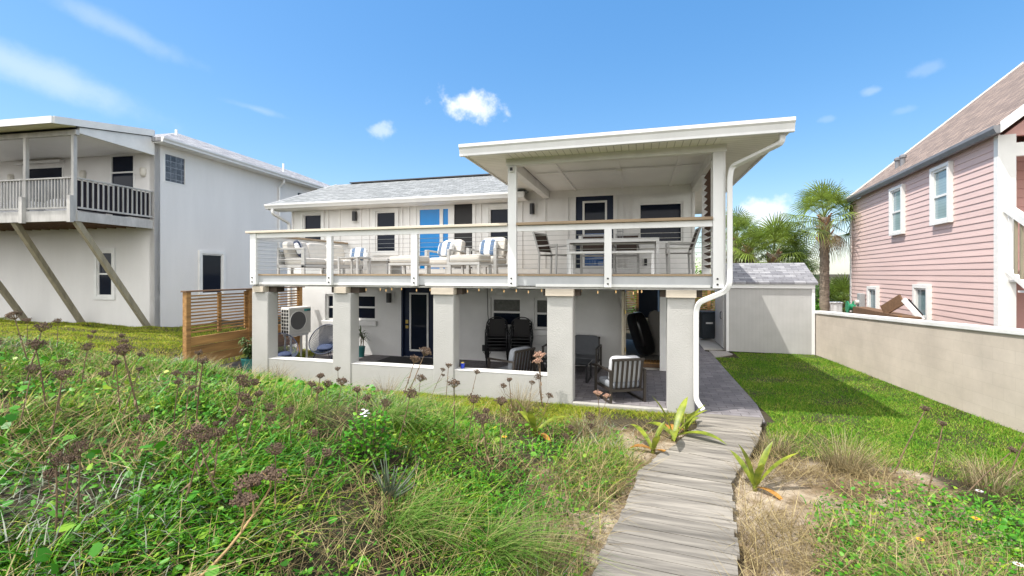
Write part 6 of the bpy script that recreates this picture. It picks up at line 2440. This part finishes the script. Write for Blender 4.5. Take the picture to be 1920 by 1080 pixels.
def palm(label, x, y, trunk_h, tr, crown, nleaf, seed, skirt=10, lean=(0, 0)):
    rr = random.Random(seed)
    z = g1(x, y)
    t = thing('cabbage_palm', label, 'palm tree', (x, y, z), 0, 'cabbage palms behind the shed')
    path = [Vector((lean[0] * u * u, lean[1] * u * u, -.1 + (trunk_h + .1) * u)) for u in np.linspace(0, 1, 12)]
    mb = MB()
    k = 12
    rings = []
    for i in range(60):
        u = i / 59
        p = Vector((lean[0] * u * u, lean[1] * u * u, -.1 + (trunk_h + .1) * u))
        r_ = tr * (1.12 - .2 * u if u < .75 else .97 + .35 * (u - .75) / .25) * (1 + .05 * math.sin(i * 2.1) + rr.uniform(-.03, .03))
        rings.append([p + Vector((math.cos(2 * math.pi * j / k), math.sin(2 * math.pi * j / k), 0)) * r_ * (1 + rr.uniform(-.04, .04)) for j in range(k)])
    mb.v = [tuple(q) for r_ in rings for q in r_]
    mb.f = [(i * k + j, i * k + (j + 1) % k, (i + 1) * k + (j + 1) % k, (i + 1) * k + j) for i in range(59) for j in range(k)]
    mb.build('trunk', 'trunk', t, smooth=True)
    top = Vector((lean[0], lean[1], trunk_h))
    bt = MB()
    for i in range(46):
        a = i * 2.4
        zz = trunk_h - rr.uniform(.0, min(1.0, trunk_h * .45))
        b = Vector((lean[0] + math.cos(a) * tr * .9, lean[1] + math.sin(a) * tr * .9, zz))
        o = Vector((math.cos(a), math.sin(a), 1.3)).normalized() * rr.uniform(.16, .32)
        bt.bar(b, b + o, .06, .025, (math.cos(a), math.sin(a), 0))
    bt.build('leaf_boots', mat('cut leaf stubs', (.34, .21, .12), .9, .3, 8), t)
    lv, st = MB(), MB()
    for i in range(nleaf):
        f = (i + .5) / nleaf
        el = R(84 - 98 * f ** .95 + rr.uniform(-9, 9))
        a = i * 2.39996 + rr.uniform(-.25, .25)
        d = Vector((math.cos(a) * math.cos(el), math.sin(a) * math.cos(el), math.sin(el)))
        fan_leaf(lv, top + Vector((0, 0, .05)) - Vector((0, 0, .25 * f)), d, crown * rr.uniform(.42, .62), crown * rr.uniform(.46, .58), rr, .22 + .75 * f, st)
    lv.build('crown', 'palm', t)
    st.build('petioles', mat('palm stem', (.16, .20, .06), .5, .2, 6), t)
    dl, ds = MB(), MB()
    for i in range(skirt):
        a = rr.uniform(0, 6.28)
        el = R(rr.uniform(-75, -35))
        d = Vector((math.cos(a) * math.cos(el), math.sin(a) * math.cos(el), math.sin(el)))
        fan_leaf(dl, top - Vector((0, 0, .25)), d, crown * rr.uniform(.3, .5), crown * rr.uniform(.34, .45), rr, 1.3, ds)
    if skirt:
        dl.v += ds.v and []
        dl.build('dead_fronds', 'palmdead', t)


palm('tallest cabbage palm with a full round crown left of the pink house', 7.05, 20.75, 4.65, .165, 1.75, 30, 3, 6)
palm('cabbage palm behind the shed roof with a low spreading crown', 5.70, 22.5, 3.3, .22, 2.0, 34, 5, 9)
palm('smaller cabbage palm crowded under the tallest one', 6.75, 24.0, 2.6, .20, 1.7, 30, 15, 8)
palm('cabbage palm seen just right of the porch corner post', 4.45, 24.0, 4.1, .20, 1.7, 34, 8, 12)
palm('short bushy cabbage palm between the tall palm and the pink house', 9.3, 25.0, .9, .26, 1.6, 40, 21, 6)
palm('leaning young cabbage palm left of the low spreading one', 5.0, 22.8, 3.7, .13, 1.2, 14, 31, 6, (-.3, 0))


def shrub(name, label, x, y, rad, h, n, seed):
    t = thing(name, label, 'shrub', (x, y, g1(x, y)), 0, 'shrubs behind the fence and shed')
    r_ = np.random.default_rng(seed)
    c = r_.normal(0, 1, (26, 3))
    c /= np.linalg.norm(c, axis=1)[:, None]
    c = c * r_.uniform(.35, .85, 26)[:, None] * np.array([rad, rad, h / 2]) + np.array([0, 0, h / 2])
    k = r_.integers(0, 26, n)
    P = c[k] + r_.normal(0, .16, (n, 3)) * np.array([rad, rad, h * .6])
    P[:, 2] = np.abs(P[:, 2])
    ln = r_.uniform(.07, .14, n)
    o = leaves_mesh('foliage', P, ln, ln * .55, r_.uniform(0, 6.28, n), r_.normal(.1, .6, n), MV['cover'])
    o.parent = t
    st = MB()
    for q in c[:12]:
        st.tube([(0, 0, 0), tuple(q * .5 + np.array([0, 0, .05])), tuple(q)], .02, 5, r1=.008)
    st.build('stem', 'brown', t)


shrub('leafy_shrub', 'leafy shrub behind the far slatted fence, left', .6, 20.4, 1.2, 2.6, 2600, 1)
shrub('leafy_shrub', 'leafy shrub behind the far slatted fence, right above the bin', 2.6, 20.6, 1.3, 2.9, 2800, 2)
shrub('leafy_shrub', 'dark shrub behind the shed at the foot of the tall palm', 6.0, 21.2, 1.1, 2.0, 2600, 4)
shrub('leafy_shrub', 'dark green shrub filling the gap under the short bushy palm', 8.6, 26.3, 1.7, 2.1, 3000, 6)
